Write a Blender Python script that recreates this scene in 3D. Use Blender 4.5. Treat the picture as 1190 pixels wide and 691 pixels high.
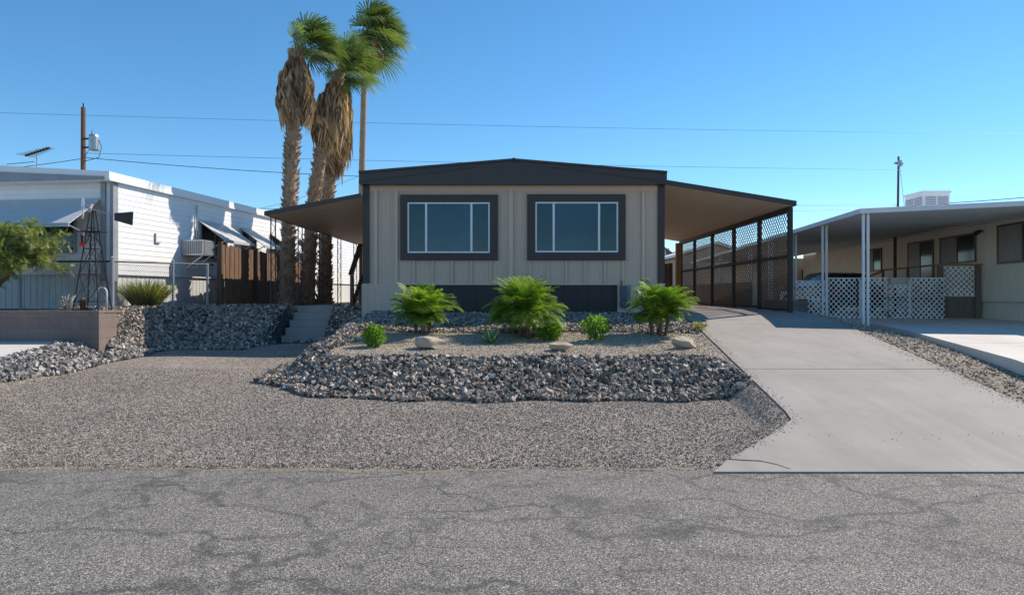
import bpy, math, random
import numpy as np
from mathutils import Matrix, Vector
random.seed(7); RNG = np.random.default_rng(11)
for o in list(bpy.data.objects): bpy.data.objects.remove(o)
S = bpy.context.scene; C = S.collection
EYE = 1.6; F = 793.0
# ------------------------------------------------------------------ camera, sky, sun, exposure
cd = bpy.data.cameras.new('camera'); cam = bpy.data.objects.new('camera', cd); C.objects.link(cam)
cam.location = (0, 0, EYE); cam.rotation_euler = (math.radians(90), 0, 0)
cd.sensor_width = 36; cd.lens = 24.0; cd.clip_end = 5000; cd.clip_start = 0.05
cd.shift_x = -2/1190; cd.shift_y = -3.5/1190
S.camera = cam
SUN = Vector((0.95, 0.58, 1.0)).normalized()       # direction towards the sun
EL = math.asin(SUN.z); AZ = math.atan2(SUN.x, SUN.y)
w = bpy.data.worlds.new('World'); S.world = w; w.use_nodes = True
nt = w.node_tree; bg = nt.nodes['Background']
sky = nt.nodes.new('ShaderNodeTexSky'); sky.sky_type = 'NISHITA'; sky.sun_disc = False
sky.sun_elevation = EL; sky.sun_rotation = AZ; sky.altitude = 1500; sky.air_density = 1.0; sky.dust_density = 0.0; sky.ozone_density = 4.0
hs = nt.nodes.new('ShaderNodeHueSaturation'); hs.inputs['Saturation'].default_value = 1.18; hs.inputs['Hue'].default_value = .491
nt.links.new(sky.outputs[0], hs.inputs['Color']); nt.links.new(hs.outputs[0], bg.inputs[0]); bg.inputs[1].default_value = 0.135
sl = bpy.data.lights.new('sun', 'SUN'); sl.energy = 4.3; sl.angle = math.radians(0.5); sl.color = (1.0, 0.90, 0.77)
so = bpy.data.objects.new('sun', sl); C.objects.link(so)
so.rotation_euler = SUN.to_track_quat('Z', 'Y').to_euler(); so.location = (20, 12, 20)
S.view_settings.view_transform = 'Standard'; S.view_settings.look = 'None'; S.view_settings.gamma = 1
S.view_settings.exposure = 0.36

# ------------------------------------------------------------------ helpers
def wx(px, Y): return (px-597)/F*Y
def wz(py, Y): return EYE-(py-342)/F*Y
def tag(o, label=None, cat=None, group=None, kind=None):
    if label: o['label'] = label
    if cat: o['category'] = cat
    if group: o['group'] = group
    if kind: o['kind'] = kind
    return o
WM = {}
def thing(name, loc, label, cat, rz=0, group=None):
    o = bpy.data.objects.new(name, None); C.objects.link(o); o.empty_display_size = .2
    o.location = loc; o.rotation_euler = (0, 0, rz)
    WM[o.name] = Matrix.Translation(loc) @ Matrix.Rotation(rz, 4, 'Z')
    return tag(o, label, cat, group)
class MB:
    def __init__(s, T=None): s.v = []; s.f = []; s.m = []; s.T = T; s.mi = 0
    def av(s, pts):
        n = len(s.v)
        for p in pts:
            p = Vector(p)
            s.v.append(tuple(s.T @ p) if s.T is not None else tuple(p))
        return n
    def face(s, idx): s.f.append(tuple(idx)); s.m.append(s.mi)
    def poly(s, pts):
        n = s.av(pts); s.face(range(n, n+len(pts))); return s
    def box(s, x0, y0, z0, x1, y1, z1):
        n = s.av([(x0,y0,z0),(x1,y0,z0),(x1,y1,z0),(x0,y1,z0),(x0,y0,z1),(x1,y0,z1),(x1,y1,z1),(x0,y1,z1)])
        for q in ((3,2,1,0),(4,5,6,7),(0,1,5,4),(1,2,6,5),(2,3,7,6),(3,0,4,7)): s.face([n+i for i in q])
        return s
    def hexa(s, a, b):
        """two quads (bottom, top), same winding"""
        n = s.av(list(a)+list(b))
        for q in ((3,2,1,0),(4,5,6,7),(0,1,5,4),(1,2,6,5),(2,3,7,6),(3,0,4,7)): s.face([n+i for i in q])
        return s
    def prism(s, pts, off):
        """closed outline pts extruded by the vector off"""
        k = len(pts); off = Vector(off)
        n = s.av(list(pts)+[Vector(p)+off for p in pts])
        s.face([n+i for i in range(k)][::-1]); s.face([n+k+i for i in range(k)])
        for i in range(k):
            j = (i+1) % k; s.face([n+i, n+j, n+k+j, n+k+i])
        return s
    def bar(s, p, q, w, h=None, up=(0,0,1)):
        h = h or w; p = Vector(p); q = Vector(q); d = (q-p).normalized(); u = Vector(up)
        if abs(d.dot(u)) > .98: u = Vector((0,1,0))
        r = d.cross(u).normalized(); u = r.cross(d)
        a = [p-r*w/2-u*h/2, p+r*w/2-u*h/2, p+r*w/2+u*h/2, p-r*w/2+u*h/2]
        return s.hexa(a, [x+(q-p) for x in a])
    def tube(s, pts, rad, n=8, cap=True):
        pts = [Vector(p) for p in pts]
        if not hasattr(rad, '__len__'): rad = [rad]*len(pts)
        base = None; u = None
        for i, p in enumerate(pts):
            d = (pts[min(i+1, len(pts)-1)]-pts[max(i-1, 0)]).normalized()
            if u is None:
                u = Vector((1,0,0)) if abs(d.x) < .9 else Vector((0,1,0))
            r = d.cross(u).normalized(); u = r.cross(d).normalized()
            b = s.av([p+(r*math.cos(t)+u*math.sin(t))*rad[i] for t in [2*math.pi*k/n for k in range(n)]])
            if base is not None:
                for k in range(n): s.face([base+k, base+(k+1) % n, b+(k+1) % n, b+k])
            elif cap: s.face([b+k for k in range(n)][::-1])
            base = b
        if cap: s.face([base+k for k in range(n)])
        return s
    def build(s, name, mats, parent=None, smooth=False, loc=None, label=None):
        if not isinstance(mats, (list, tuple)): mats = [mats]
        V = np.array(s.v, dtype=float)
        if parent is not None:
            m = np.array(WM[parent.name].inverted()); V = V @ m[:3, :3].T + m[:3, 3]
        else:
            if loc is None: loc = ((V[:,0].min()+V[:,0].max())/2, (V[:,1].min()+V[:,1].max())/2, V[:,2].min())
            V = V-np.array(loc)
        me = bpy.data.meshes.new(name); me.from_pydata(V.tolist(), [], s.f)
        for m in mats: me.materials.append(m)
        if len(mats) > 1: me.polygons.foreach_set('material_index', s.m)
        if smooth: me.polygons.foreach_set('use_smooth', [True]*len(me.polygons))
        me.update()
        o = bpy.data.objects.new(name, me); C.objects.link(o)
        if parent is not None:
            o.parent = parent; WM[o.name] = WM[parent.name]
        else:
            o.location = loc; WM[o.name] = Matrix.Translation(loc)
        if label: o['label'] = label
        return o
def np_mesh(name, V, Fc, mats, loc=(0,0,0), smooth=False, attrs=None, parent=None):
    V = np.asarray(V, dtype=np.float32)
    if parent is not None:
        m = np.array(WM[parent.name].inverted()); V = (V @ m[:3,:3].T + m[:3,3]).astype(np.float32); loc = (0,0,0)
    else: V = V-np.array(loc, dtype=np.float32)
    Fc = np.asarray(Fc, dtype=np.int32); k = Fc.shape[1]
    me = bpy.data.meshes.new(name)
    me.vertices.add(len(V)); me.vertices.foreach_set('co', V.ravel())
    me.loops.add(Fc.size); me.loops.foreach_set('vertex_index', Fc.ravel())
    me.polygons.add(len(Fc)); me.polygons.foreach_set('loop_start', np.arange(len(Fc), dtype=np.int32)*k)
    me.polygons.foreach_set('loop_total', np.full(len(Fc), k, dtype=np.int32))
    if not isinstance(mats, (list, tuple)): mats = [mats]
    for m in mats: me.materials.append(m)
    if attrs:
        for an, val in attrs.items():
            a = me.attributes.new(an, 'FLOAT', 'POINT'); a.data.foreach_set('value', np.asarray(val, dtype=np.float32))
    me.update(calc_edges=True); me.validate()
    me.polygons.foreach_set('use_smooth', [bool(smooth)]*len(me.polygons))
    o = bpy.data.objects.new(name, me); C.objects.link(o)
    if parent is not None: o.parent = parent; WM[o.name] = WM[parent.name]
    else: o.location = loc; WM[o.name] = Matrix.Translation(loc)
    return o
def copy_thing(r, loc, rz, label=None):
    c = r.copy(); C.objects.link(c); c.location = loc; c.rotation_euler = (0, 0, rz)
    if label: c['label'] = label
    for ch in list(r.children):
        d = ch.copy(); C.objects.link(d); d.parent = c
        for g in ch.children:
            e = g.copy(); C.objects.link(e); e.parent = d
    return c

# ------------------------------------------------------------------ materials
def newmat(name):
    m = bpy.data.materials.new(name); m.use_nodes = True; nt = m.node_tree
    return m, nt, nt.nodes['Principled BSDF'], nt.nodes.new, nt.links.new
def ramp(nt, stops, fac=None, interp='LINEAR'):
    r = nt.nodes.new('ShaderNodeValToRGB'); r.color_ramp.interpolation = interp
    el = r.color_ramp.elements
    while len(el) < len(stops): el.new(.5)
    for e, (p, c) in zip(el, stops):
        e.position = p; e.color = (c[0], c[1], c[2], 1) if hasattr(c, '__len__') else (c, c, c, 1)
    if fac is not None: nt.links.new(fac, r.inputs[0])
    return r
def noise(nt, vec, scale, detail=4, rough=.55, dist=0):
    n = nt.nodes.new('ShaderNodeTexNoise'); n.inputs['Scale'].default_value = scale
    n.inputs['Detail'].default_value = detail; n.inputs['Roughness'].default_value = rough; n.inputs['Distortion'].default_value = dist
    nt.links.new(vec, n.inputs['Vector']); return n.outputs['Fac']
def math_(nt, op, a, b=None, c=None):
    n = nt.nodes.new('ShaderNodeMath'); n.operation = op
    for i, q in enumerate((a, b, c)):
        if q is None: continue
        if isinstance(q, (int, float)): n.inputs[i].default_value = q
        else: nt.links.new(q, n.inputs[i])
    return n.outputs[0]
def mixc(nt, fac, a, b, mode='MIX'):
    n = nt.nodes.new('ShaderNodeMix'); n.data_type = 'RGBA'; n.blend_type = mode
    for i, q in ((0, fac), (6, a), (7, b)):
        if isinstance(q, (int, float)): n.inputs[i].default_value = q
        elif isinstance(q, tuple): n.inputs[i].default_value = (q[0], q[1], q[2], 1)
        else: nt.links.new(q, n.inputs[i])
    return n.outputs[2]
def coords(nt, kind='Object', scale=None):
    t = nt.nodes.new('ShaderNodeTexCoord').outputs[kind]
    if scale:
        mp = nt.nodes.new('ShaderNodeMapping'); mp.inputs['Scale'].default_value = scale
        nt.links.new(t, mp.inputs[0]); t = mp.outputs[0]
    return t
def bump(nt, h, strength=.3, dist=.01, normal=None):
    b = nt.nodes.new('ShaderNodeBump'); b.inputs['Strength'].default_value = strength; b.inputs['Distance'].default_value = dist
    nt.links.new(h, b.inputs['Height'])
    if normal is not None: nt.links.new(normal, b.inputs['Normal'])
    return b.outputs[0]
def simple(name, col, rough=.6, var=.12, scale=3.0, metal=0, spec=.5, bmp=.05, dirt=None):
    """painted / plain surface with soft mottling and a little grain"""
    m, nt, P, N, L = newmat(name); v = coords(nt)
    n1 = noise(nt, v, scale, 6, .65); n2 = noise(nt, v, scale*25, 3)
    r = ramp(nt, [(.25, tuple(c*(1-var) for c in col)), (.75, tuple(min(1, c*(1+var)) for c in col))], n1)
    L(r.outputs[0], P.inputs['Base Color'])
    P.inputs['Roughness'].default_value = rough; P.inputs['Metallic'].default_value = metal; P.inputs['Specular IOR Level'].default_value = spec
    if bmp: L(bump(nt, n2, bmp, .004), P.inputs['Normal'])
    return m
def siding(name, col, axis, spacing, groove=.08, depth=.012, rough=.55, var=.08, shape='groove', dirt=(.35,.3,.25), dirtamt=.15):
    """painted siding: grooves (or lapped boards) every `spacing` metres along object axis"""
    m, nt, P, N, L = newmat(name); v = coords(nt)
    sep = N('ShaderNodeSeparateXYZ'); L(v, sep.inputs[0]); a = sep.outputs[axis]
    fr = math_(nt, 'FRACT', math_(nt, 'DIVIDE', a, spacing))
    st = coords(nt, scale=(3,3,.5)); n1 = noise(nt, st, 1.5, 6, .6); n2 = noise(nt, v, 60, 2)
    base = ramp(nt, [(.3, tuple(c*(1-var) for c in col)), (.7, tuple(min(1,c*(1+var)) for c in col))], n1).outputs[0]
    d = ramp(nt, [(.5, 0), (.85, dirtamt)], noise(nt, coords(nt, scale=(6,6,.35)), 1.2, 5, .7)).outputs[0]
    base = mixc(nt, d, base, tuple(c*k for c, k in zip(col, dirt)))
    L(base, P.inputs['Base Color'])
    if shape == 'groove':
        h = ramp(nt, [(0, 0), (groove*.5, 1), (1-groove*.5, 1), (1, 0)], fr).outputs[0]
    else:
        h = ramp(nt, [(0, 0), (.06, 1), (.9, .25), (1, 0)], fr).outputs[0]
    nb = bump(nt, h, 1.0, depth); L(bump(nt, n2, .06, .004, nb), P.inputs['Normal'])
    P.inputs['Roughness'].default_value = rough
    return m
def glass_mat(name, col, rough=.03):
    m, nt, P, N, L = newmat(name)
    v = coords(nt); n = noise(nt, v, .8, 2)
    L(ramp(nt, [(.3, tuple(c*.7 for c in col)), (.7, tuple(c*1.3 for c in col))], n).outputs[0], P.inputs['Base Color'])
    P.inputs['Roughness'].default_value = rough; P.inputs['IOR'].default_value = 1.5
    L(bump(nt, n, .02, .02), P.inputs['Normal'])
    return m
def rock_mat(name, stops, rough=.8, bscale=30, bstr=.5):
    m, nt, P, N, L = newmat(name); v = coords(nt)
    at = N('ShaderNodeAttribute'); at.attribute_name = 'rv'
    r = ramp(nt, stops, at.outputs['Fac'])
    n = noise(nt, v, bscale, 5, .7)
    c = mixc(nt, .55, r.outputs[0], ramp(nt, [(.3, .55), (.7, 1.0)], n).outputs[0], 'MULTIPLY')
    L(c, P.inputs['Base Color']); P.inputs['Roughness'].default_value = rough
    L(bump(nt, n, bstr, .01), P.inputs['Normal']); return m
def gravel_mat(name, stops, scale, bstr=.6, tint=None, dark=.5):
    m, nt, P, N, L = newmat(name); v = coords(nt)
    vo = N('ShaderNodeTexVoronoi'); vo.inputs['Scale'].default_value = scale; L(v, vo.inputs['Vector'])
    sp = N('ShaderNodeSeparateColor'); L(vo.outputs['Color'], sp.inputs[0])
    r = ramp(nt, stops, sp.outputs[0])
    big = noise(nt, v, .7, 5, .6); mid = noise(nt, v, 5, 4, .6)
    c = mixc(nt, .75, r.outputs[0], ramp(nt, [(.35, dark), (.65, 1.0)], big).outputs[0], 'MULTIPLY')
    c = mixc(nt, .5, c, ramp(nt, [(.3, .7), (.7, 1.0)], mid).outputs[0], 'MULTIPLY')
    edge = ramp(nt, [(.0, 1.0), (.65, .35)], vo.outputs['Distance']).outputs[0]
    L(c, P.inputs['Base Color']); P.inputs['Roughness'].default_value = .9
    L(bump(nt, edge, bstr, .02), P.inputs['Normal']); return m

M = {}
M['gravel'] = gravel_mat('yard gravel', [(0,(.09,.072,.06)), (.35,(.25,.205,.17)), (.7,(.42,.35,.285)), (1,(.62,.54,.46))], 55, dark=.75)
M['pea'] = gravel_mat('tan pea gravel', [(0,(.22,.17,.12)), (.4,(.42,.34,.25)), (.8,(.55,.45,.34)), (1,(.66,.58,.47))], 60, dark=.8)
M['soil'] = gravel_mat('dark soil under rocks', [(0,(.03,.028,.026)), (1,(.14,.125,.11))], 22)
M['dirt'] = gravel_mat('dirt', [(0,(.14,.10,.07)), (.6,(.32,.25,.18)), (1,(.5,.42,.34))], 24, dark=.6)
M['dust'] = gravel_mat('desert ground', [(0,(.25,.19,.14)), (1,(.42,.34,.26))], 6)
def asphalt():
    m, nt, P, N, L = newmat('weathered chip seal'); v = coords(nt)
    vo = N('ShaderNodeTexVoronoi'); vo.inputs['Scale'].default_value = 165; L(v, vo.inputs['Vector'])
    sp = N('ShaderNodeSeparateColor'); L(vo.outputs['Color'], sp.inputs[0])
    chip = ramp(nt, [(0,(.025,.023,.020)), (.25,(.09,.082,.072)), (.6,(.225,.205,.18)), (.88,(.38,.345,.305)), (1,(.75,.69,.61))], sp.outputs[0]).outputs[0]
    # dark meandering bitumen bands, stretched along the road
    s1 = coords(nt, scale=(.45, 1.0, 1)); n1 = noise(nt, s1, .62, 5, .5, .6)
    band = math_(nt, 'ABSOLUTE', math_(nt, 'SUBTRACT', n1, .5))
    s2 = coords(nt, scale=(1.2, .5, 1)); n2 = noise(nt, s2, .9, 4, .5, .3)
    band2 = math_(nt, 'ABSOLUTE', math_(nt, 'SUBTRACT', n2, .47))
    f1 = ramp(nt, [(.0, .5), (.006, .35), (.018, 0)], band).outputs[0]
    f2 = ramp(nt, [(.0, .5), (.005, .35), (.014, 0)], band2).outputs[0]
    br = noise(nt, v, 2.2, 4); brr = ramp(nt, [(.45, 0), (.58, 1)], br).outputs[0]
    f = math_(nt, 'MULTIPLY', math_(nt, 'MAXIMUM', f1, f2), brr)
    # network of wandering tar-filled cracks
    dn = N('ShaderNodeTexNoise'); dn.inputs['Scale'].default_value = 1.1; dn.inputs['Detail'].default_value = 5; L(v, dn.inputs['Vector'])
    mp = N('ShaderNodeMapping'); mp.inputs['Scale'].default_value = (.55, .95, 1); L(v, mp.inputs[0])
    va = N('ShaderNodeVectorMath'); va.operation = 'MULTIPLY_ADD'; L(dn.outputs['Color'], va.inputs[0]); va.inputs[1].default_value = (1.1,1.1,0); L(mp.outputs[0], va.inputs[2])
    ce = N('ShaderNodeTexVoronoi'); ce.feature = 'DISTANCE_TO_EDGE'; ce.inputs['Scale'].default_value = .95; L(va.outputs[0], ce.inputs['Vector'])
    fine = noise(nt, v, 14, 4, .7)
    ed = math_(nt, 'ADD', ce.outputs['Distance'], math_(nt, 'MULTIPLY', math_(nt, 'SUBTRACT', fine, .5), .05))
    fc = ramp(nt, [(.0, .65), (.010, .45), (.028, 0)], ed).outputs[0]
    fc = math_(nt, 'MULTIPLY', fc, ramp(nt, [(.30, .25), (.5, 1)], noise(nt, v, .9, 3)).outputs[0])
    f = math_(nt, 'MAXIMUM', f, fc)
    c = mixc(nt, f, chip, (.045, .043, .042))
    big = ramp(nt, [(.3, .78), (.7, 1.0)], noise(nt, v, .8, 6, .6)).outputs[0]
    c = mixc(nt, 1.0, c, big, 'MULTIPLY')
    L(c, P.inputs['Base Color']); P.inputs['Roughness'].default_value = .88
    h = math_(nt, 'MULTIPLY', ramp(nt, [(0,1.0),(.6,.2)], vo.outputs['Distance']).outputs[0], math_(nt, 'SUBTRACT', 1.0, f))
    L(bump(nt, h, .4, .008), P.inputs['Normal']); return m
M['asphalt'] = asphalt()
def concrete(name, col, stain=.35, var=.1):
    m, nt, P, N, L = newmat(name); v = coords(nt)
    n1 = noise(nt, v, .9, 7, .62); n2 = noise(nt, v, 9, 5, .7); n3 = noise(nt, v, 160, 2)
    c = ramp(nt, [(.3, tuple(x*(1-var*1.3) for x in col)), (.7, tuple(x*(1+var) for x in col))], n1).outputs[0]
    st = ramp(nt, [(.48, 0), (.7, stain)], noise(nt, coords(nt, scale=(1.6,.7,1)), 1.4, 6, .7, .4)).outputs[0]
    c = mixc(nt, st, c, tuple(x*.68 for x in col))
    c = mixc(nt, ramp(nt, [(.62, 0), (.72, .35)], n2).outputs[0], c, tuple(min(1,x*1.25) for x in col))
    c = mixc(nt, .35, c, ramp(nt, [(.3, .75), (.7, 1.0)], n3).outputs[0], 'MULTIPLY')
    tr = noise(nt, coords(nt, scale=(2.6,.22,1)), 1.0, 5, .6, .5); c = mixc(nt, ramp(nt, [(.5, 0), (.72, .3)], tr).outputs[0], c, tuple(x*.6 for x in col))
    sp_ = noise(nt, v, 2.6, 3, .5); c = mixc(nt, ramp(nt, [(.70, 0), (.76, .4)], sp_).outputs[0], c, tuple(x*.45 for x in col))
    L(c, P.inputs['Base Color']); P.inputs['Roughness'].default_value = .82
    L(bump(nt, n3, .25, .003), P.inputs['Normal']); return m
M['drive'] = concrete('driveway concrete', (.355,.320,.282))
M['slab'] = concrete('pale slab concrete', (.68,.63,.57), .15)
M['stepc'] = concrete('step concrete', (.36,.33,.30))
M['wall'] = siding('greige painted panel siding', (.62,.47,.35), 0, .102, .07, .004, var=.05, dirtamt=.1)
M['walls'] = siding('greige side siding', (.62,.47,.35), 1, .102, .07, .004, var=.05, dirtamt=.1)
M['batten'] = simple('greige batten paint', (.65,.495,.375), .5, .05)
M['trim'] = simple('charcoal trim paint', (.050,.037,.031), .45, .12)
M['fascia'] = simple('charcoal metal fascia', (.058,.043,.036), .4, .15)
M['skirtd'] = siding('charcoal skirting', (.034,.027,.024), 0, .3, .04, .008, var=.1)
M['skirtt'] = siding('greige skirting', (.60,.465,.36), 0, .3, .04, .006)
M['soffit'] = siding('tan awning pan underside', (.68,.545,.42), 1, .4, .05, .01, var=.06, dirtamt=.1)
M['white'] = simple('white vinyl frame', (.86,.86,.85), .4, .04)
M['whitep'] = simple('white painted metal', (.74,.74,.74), .45, .08)
M['glass'] = glass_mat('reflection tinted window glass', (.015,.08,.115))  # teal of the reflected sky is put into the base colour
M['glass2'] = glass_mat('darker side pane glass', (.008,.055,.072))  # same reflection teal in the colour, darker for the curtain look of side panes
M['glassd'] = glass_mat('dark window glass', (.03,.035,.04), .08)
M['iron'] = simple('black painted iron', (.022,.02,.022), .5, .2)
M['latticep'] = simple('brown lattice strips', (.13,.10,.085), .6, .15)
M['lattice'] = simple('dark brown lattice', (.035,.027,.024), .6, .15)
M['wlattice'] = simple('white lattice', (.90,.90,.89), .5, .05)
M['lnwall'] = siding('white lapped metal siding', (.88,.88,.87), 2, .125, .1, .008, .42, .03, 'lap', dirtamt=.08)
M['lnskirt'] = siding('white ribbed skirting', (.74,.74,.73), 1, .16, .2, .02, .5, .05)
M['lnskirtf'] = siding('white ribbed skirting front', (.74,.74,.73), 0, .16, .2, .02, .5, .05)
M['galv'] = simple('galvanised steel', (.42,.44,.45), .4, .2, 5, .7)
M['grey'] = simple('grey painted metal', (.30,.31,.33), .5, .15)
M['awn'] = siding('ribbed aluminium awning', (.60,.59,.56), 1, .1, .2, .015, .45, .05)
M['awnf'] = siding('ribbed aluminium front awning', (.60,.61,.62), 2, .07, .2, .015, .45, .05)
M['rnwall'] = siding('cream ribbed siding', (.90,.82,.66), 1, .11, .18, .014, .5, .05, dirtamt=.12)
M['rntrim'] = simple('cream trim', (.62,.56,.47), .55, .08)
M['rnsoffit'] = siding('cream carport pan', (.84,.80,.73), 0, .3, .06, .012, var=.05)
M['bronze'] = simple('bronze window frame', (.12,.095,.07), .4, .1, 5, .5)
M['block'] = None
def blockwall(name, col, bl=.4, bh=.2):
    m, nt, P, N, L = newmat(name); v = coords(nt)
    sep = N('ShaderNodeSeparateXYZ'); L(v, sep.inputs[0]); cb = N('ShaderNodeCombineXYZ')
    L(math_(nt, 'ADD', sep.outputs[0], sep.outputs[1]), cb.inputs[0]); L(sep.outputs[2], cb.inputs[1])
    b = N('ShaderNodeTexBrick'); L(cb.outputs[0], b.inputs[0]); b.inputs['Scale'].default_value = 1
    b.inputs['Brick Width'].default_value = bl; b.inputs['Row Height'].default_value = bh; b.inputs['Mortar Size'].default_value = .006
    b.inputs['Color1'].default_value = (*col, 1); b.inputs['Color2'].default_value = (*[c*.86 for c in col], 1); b.inputs['Mortar'].default_value = (*[c*.7 for c in col], 1)
    n = noise(nt, v, 3, 6, .65); n3 = noise(nt, v, 70, 3)
    c = mixc(nt, .6, b.outputs[0], ramp(nt, [(.3, .65), (.7, 1.0)], n).outputs[0], 'MULTIPLY')
    L(c, P.inputs['Base Color']); P.inputs['Roughness'].default_value = .9
    nb = bump(nt, b.outputs['Fac'], -.6, .006); L(bump(nt, n3, .4, .006, nb), P.inputs['Normal']); return m
M['block'] = blockwall('grey brown block', (.25,.19,.165))
M['blockg'] = blockwall('grey block', (.30,.28,.26))
def wood(name, c0, c1, axis_scale=(14,14,.9), rough=.8):
    m, nt, P, N, L = newmat(name)
    n = noise(nt, coords(nt, scale=axis_scale), 1.6, 6, .65, .3)
    at = N('ShaderNodeObjectInfo')
    L(ramp(nt, [(.25, c0), (.75, c1)], n).outputs[0], P.inputs['Base Color']); P.inputs['Roughness'].default_value = rough
    L(bump(nt, n, .4, .006), P.inputs['Normal']); return m
M['wood'] = wood('weathered brown fence boards', (.06,.033,.02), (.28,.155,.085))
M['woodd'] = wood('dark stained lumber', (.05,.032,.022), (.13,.085,.055))
M['woodo'] = wood('orange cedar post', (.28,.14,.05), (.45,.25,.10))
M['pole'] = wood('utility pole wood', (.12,.06,.035), (.26,.14,.08), (10,10,.6))
M['deck'] = wood('brown painted deck lumber', (.14,.10,.075), (.24,.18,.14))
M['rocks'] = rock_mat('crushed grey rock', [(0,(.05,.043,.04)), (.25,(.16,.135,.112)), (.5,(.32,.265,.215)), (.75,(.47,.395,.33)), (.9,(.46,.33,.24)), (1,(.85,.75,.63))])
M['rockl'] = rock_mat('lighter crushed rock', [(0,(.10,.095,.09)), (.4,(.26,.24,.22)), (.8,(.45,.40,.36)), (1,(.62,.57,.52))])
M['grit'] = rock_mat('gravel stones', [(0,(.10,.085,.07)), (.35,(.24,.20,.162)), (.7,(.40,.34,.28)), (1,(.66,.585,.49))], bscale=60, bstr=.2)
M['grit2'] = rock_mat('pea stones', [(0,(.20,.15,.11)), (.4,(.42,.34,.25)), (1,(.68,.59,.47))], bscale=60, bstr=.2)
M['boulder'] = rock_mat('tan boulder', [(0,(.5,.41,.31)), (1,(.5,.41,.31))], .85, 6, .9)
M['asl'] = simple('pipe blue grey', (.07,.10,.13), .5, .15)
def leafmat(name, c0, c1, trans=.35, rough=.5):
    m, nt, P, N, L = newmat(name)
    at = N('ShaderNodeAttribute'); at.attribute_name = 'rv'
    r = ramp(nt, [(0, c0), (1, c1)], at.outputs['Fac'])
    L(r.outputs[0], P.inputs['Base Color']); P.inputs['Roughness'].default_value = rough
    tr = N('ShaderNodeBsdfTranslucent'); L(mixc(nt, 1.0, r.outputs[0], (1.6,1.9,.7), 'MULTIPLY'), tr.inputs[0])
    mx = N('ShaderNodeMixShader'); mx.inputs[0].default_value = trans
    L(P.outputs[0], mx.inputs[1]); L(tr.outputs[0], mx.inputs[2]); L(mx.outputs[0], nt.nodes['Material Output'].inputs[0]); return m
M['palmleaf'] = leafmat('palm frond green', (.025,.065,.02), (.19,.235,.07), .3)
M['frond'] = leafmat('garden palm green', (.075,.15,.02), (.27,.36,.05), .4)
M['dead'] = leafmat('dead palm thatch', (.13,.075,.04), (.70,.48,.31), .2, .8)
M['mesq'] = leafmat('desert tree leaf', (.12,.16,.05), (.36,.37,.14), .35)
M['bushl'] = leafmat('light shrub leaf', (.08,.17,.025), (.22,.34,.06), .4)
M['grassl'] = leafmat('clump grass', (.12,.14,.04), (.36,.33,.12), .35)
M['agave'] = leafmat('blue green agave', (.10,.19,.10), (.22,.32,.17), .15)
M['bark'] = wood('palm bark', (.17,.115,.07), (.46,.33,.22), (6,6,12), .9)
M['bark2'] = wood('brown bark', (.09,.06,.04), (.2,.14,.1), (10,10,3), .9)

# ------------------------------------------------------------------ terrain
def ss(a, b, x):
    t = np.clip((x-a)/(b-a), 0, 1); return t*t*(3-2*t)
def interp(y, ys, zs): return np.interp(y, ys, zs)
def yard(y): return interp(y, [-999, 6.2, 16, 999], [0, 0, .47, .47])
def drv(y): return interp(y, [-999, 6.1, 14.6, 16, 18, 999], [0, 0, .995, 1.13, 1.19, 1.25])
def bedfoot(x): return 9.38+.45*np.maximum(0, -2.0-x)**1.7
def ground(x, y):
    x = np.asarray(x, float); y = np.asarray(y, float)
    wob = .012*np.sin(x*2.1+y*.7)+.01*np.sin(y*3.3-x*1.3)
    z = yard(y)+wob*ss(6.3, 8, y)
    # raised pad on the left behind the rock slope
    pad = 1.28
    foot = 14.75+1.25*ss(-5.9, -5.5, x)
    yo = 2.5*ss(7.0, 8.7, -x)+.1*np.sin(x*2.7)*(x < -5.7)
    zp = ss(0, 1, (y+yo-foot)/(17.25-foot))
    cor = ss(-5.75, -5.6, x)*ss(4.45, 4.6, -x)
    zp = np.where(cor > .5, ss(17.5, 17.62, y), zp)
    z = z+(pad-z)*zp
    # raised planting bed before the house
    ft = bedfoot(x)
    u = y-ft
    bz = np.where(u < 1.2, yard(ft)+(.62-yard(ft))*ss(-.05, 1.2, u), interp(y, [10, 10.6, 13, 16.2, 99], [.60, .62, .84, 1.13, 1.13]))
    bz = bz+.05*np.sin(x*1.7+1)*np.sin(y*1.9)*ss(10.9, 11.6, y)*(1-ss(14, 15.5, y))
    inb = ss(-3.95, -3.3, x)*ss(-.05, .1, u)
    z = z*(1-inb)+np.maximum(bz, 0)*inb
    # under the house
    # driveway
    dl = interp(y, [6.1, 6.25, 7.7, 14.8, 16.4], [1.8, 1.87, 3.14, 3.84, 3.7])
    wd = ss(dl-.45, dl-.05, x)*ss(6.2, 7, y)
    z = z*(1-wd)+drv(y)*wd
    # right neighbour's ground
    rn = interp(y, [-999, 6, 9.7, 14, 16, 999], [0, 0, .50, .74, .82, .95])
    wr = ss(6.6, 8.2, x-.108*(y-12))*ss(6.2, 8, y)
    z = z*(1-wr)+rn*wr
    # left neighbour: concrete apron then planter level
    lb = -8.1-.02*(y-10)
    ln = interp(y, [-999, 6.2, 12, 13.6, 999], [0, 0, .56, .68, .68])
    ln = np.where(y > 13.3, ln+(1.27-ln)*ss(13.3, 13.5, y), ln)
    wl = ss(-lb-.6, -lb+.4, -x)
    z = z*(1-wl)+ln*wl
    bf = ss(13.4, 14.3, y)*ss(7.6, 8.5, -x)        # rock slope falls from the fence corner
    z = np.where(bf > 0, np.maximum(z, .40+(1.27-.40)*bf), z)
    z = np.where((y < 6.25), 0, z)
    return z
def gz(x, y): return float(ground(x, y))
def axis(lims):
    a = []
    for lo, hi, st in lims: a += list(np.arange(lo, hi, st))
    return np.array(a+[lims[-1][1]])
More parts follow.
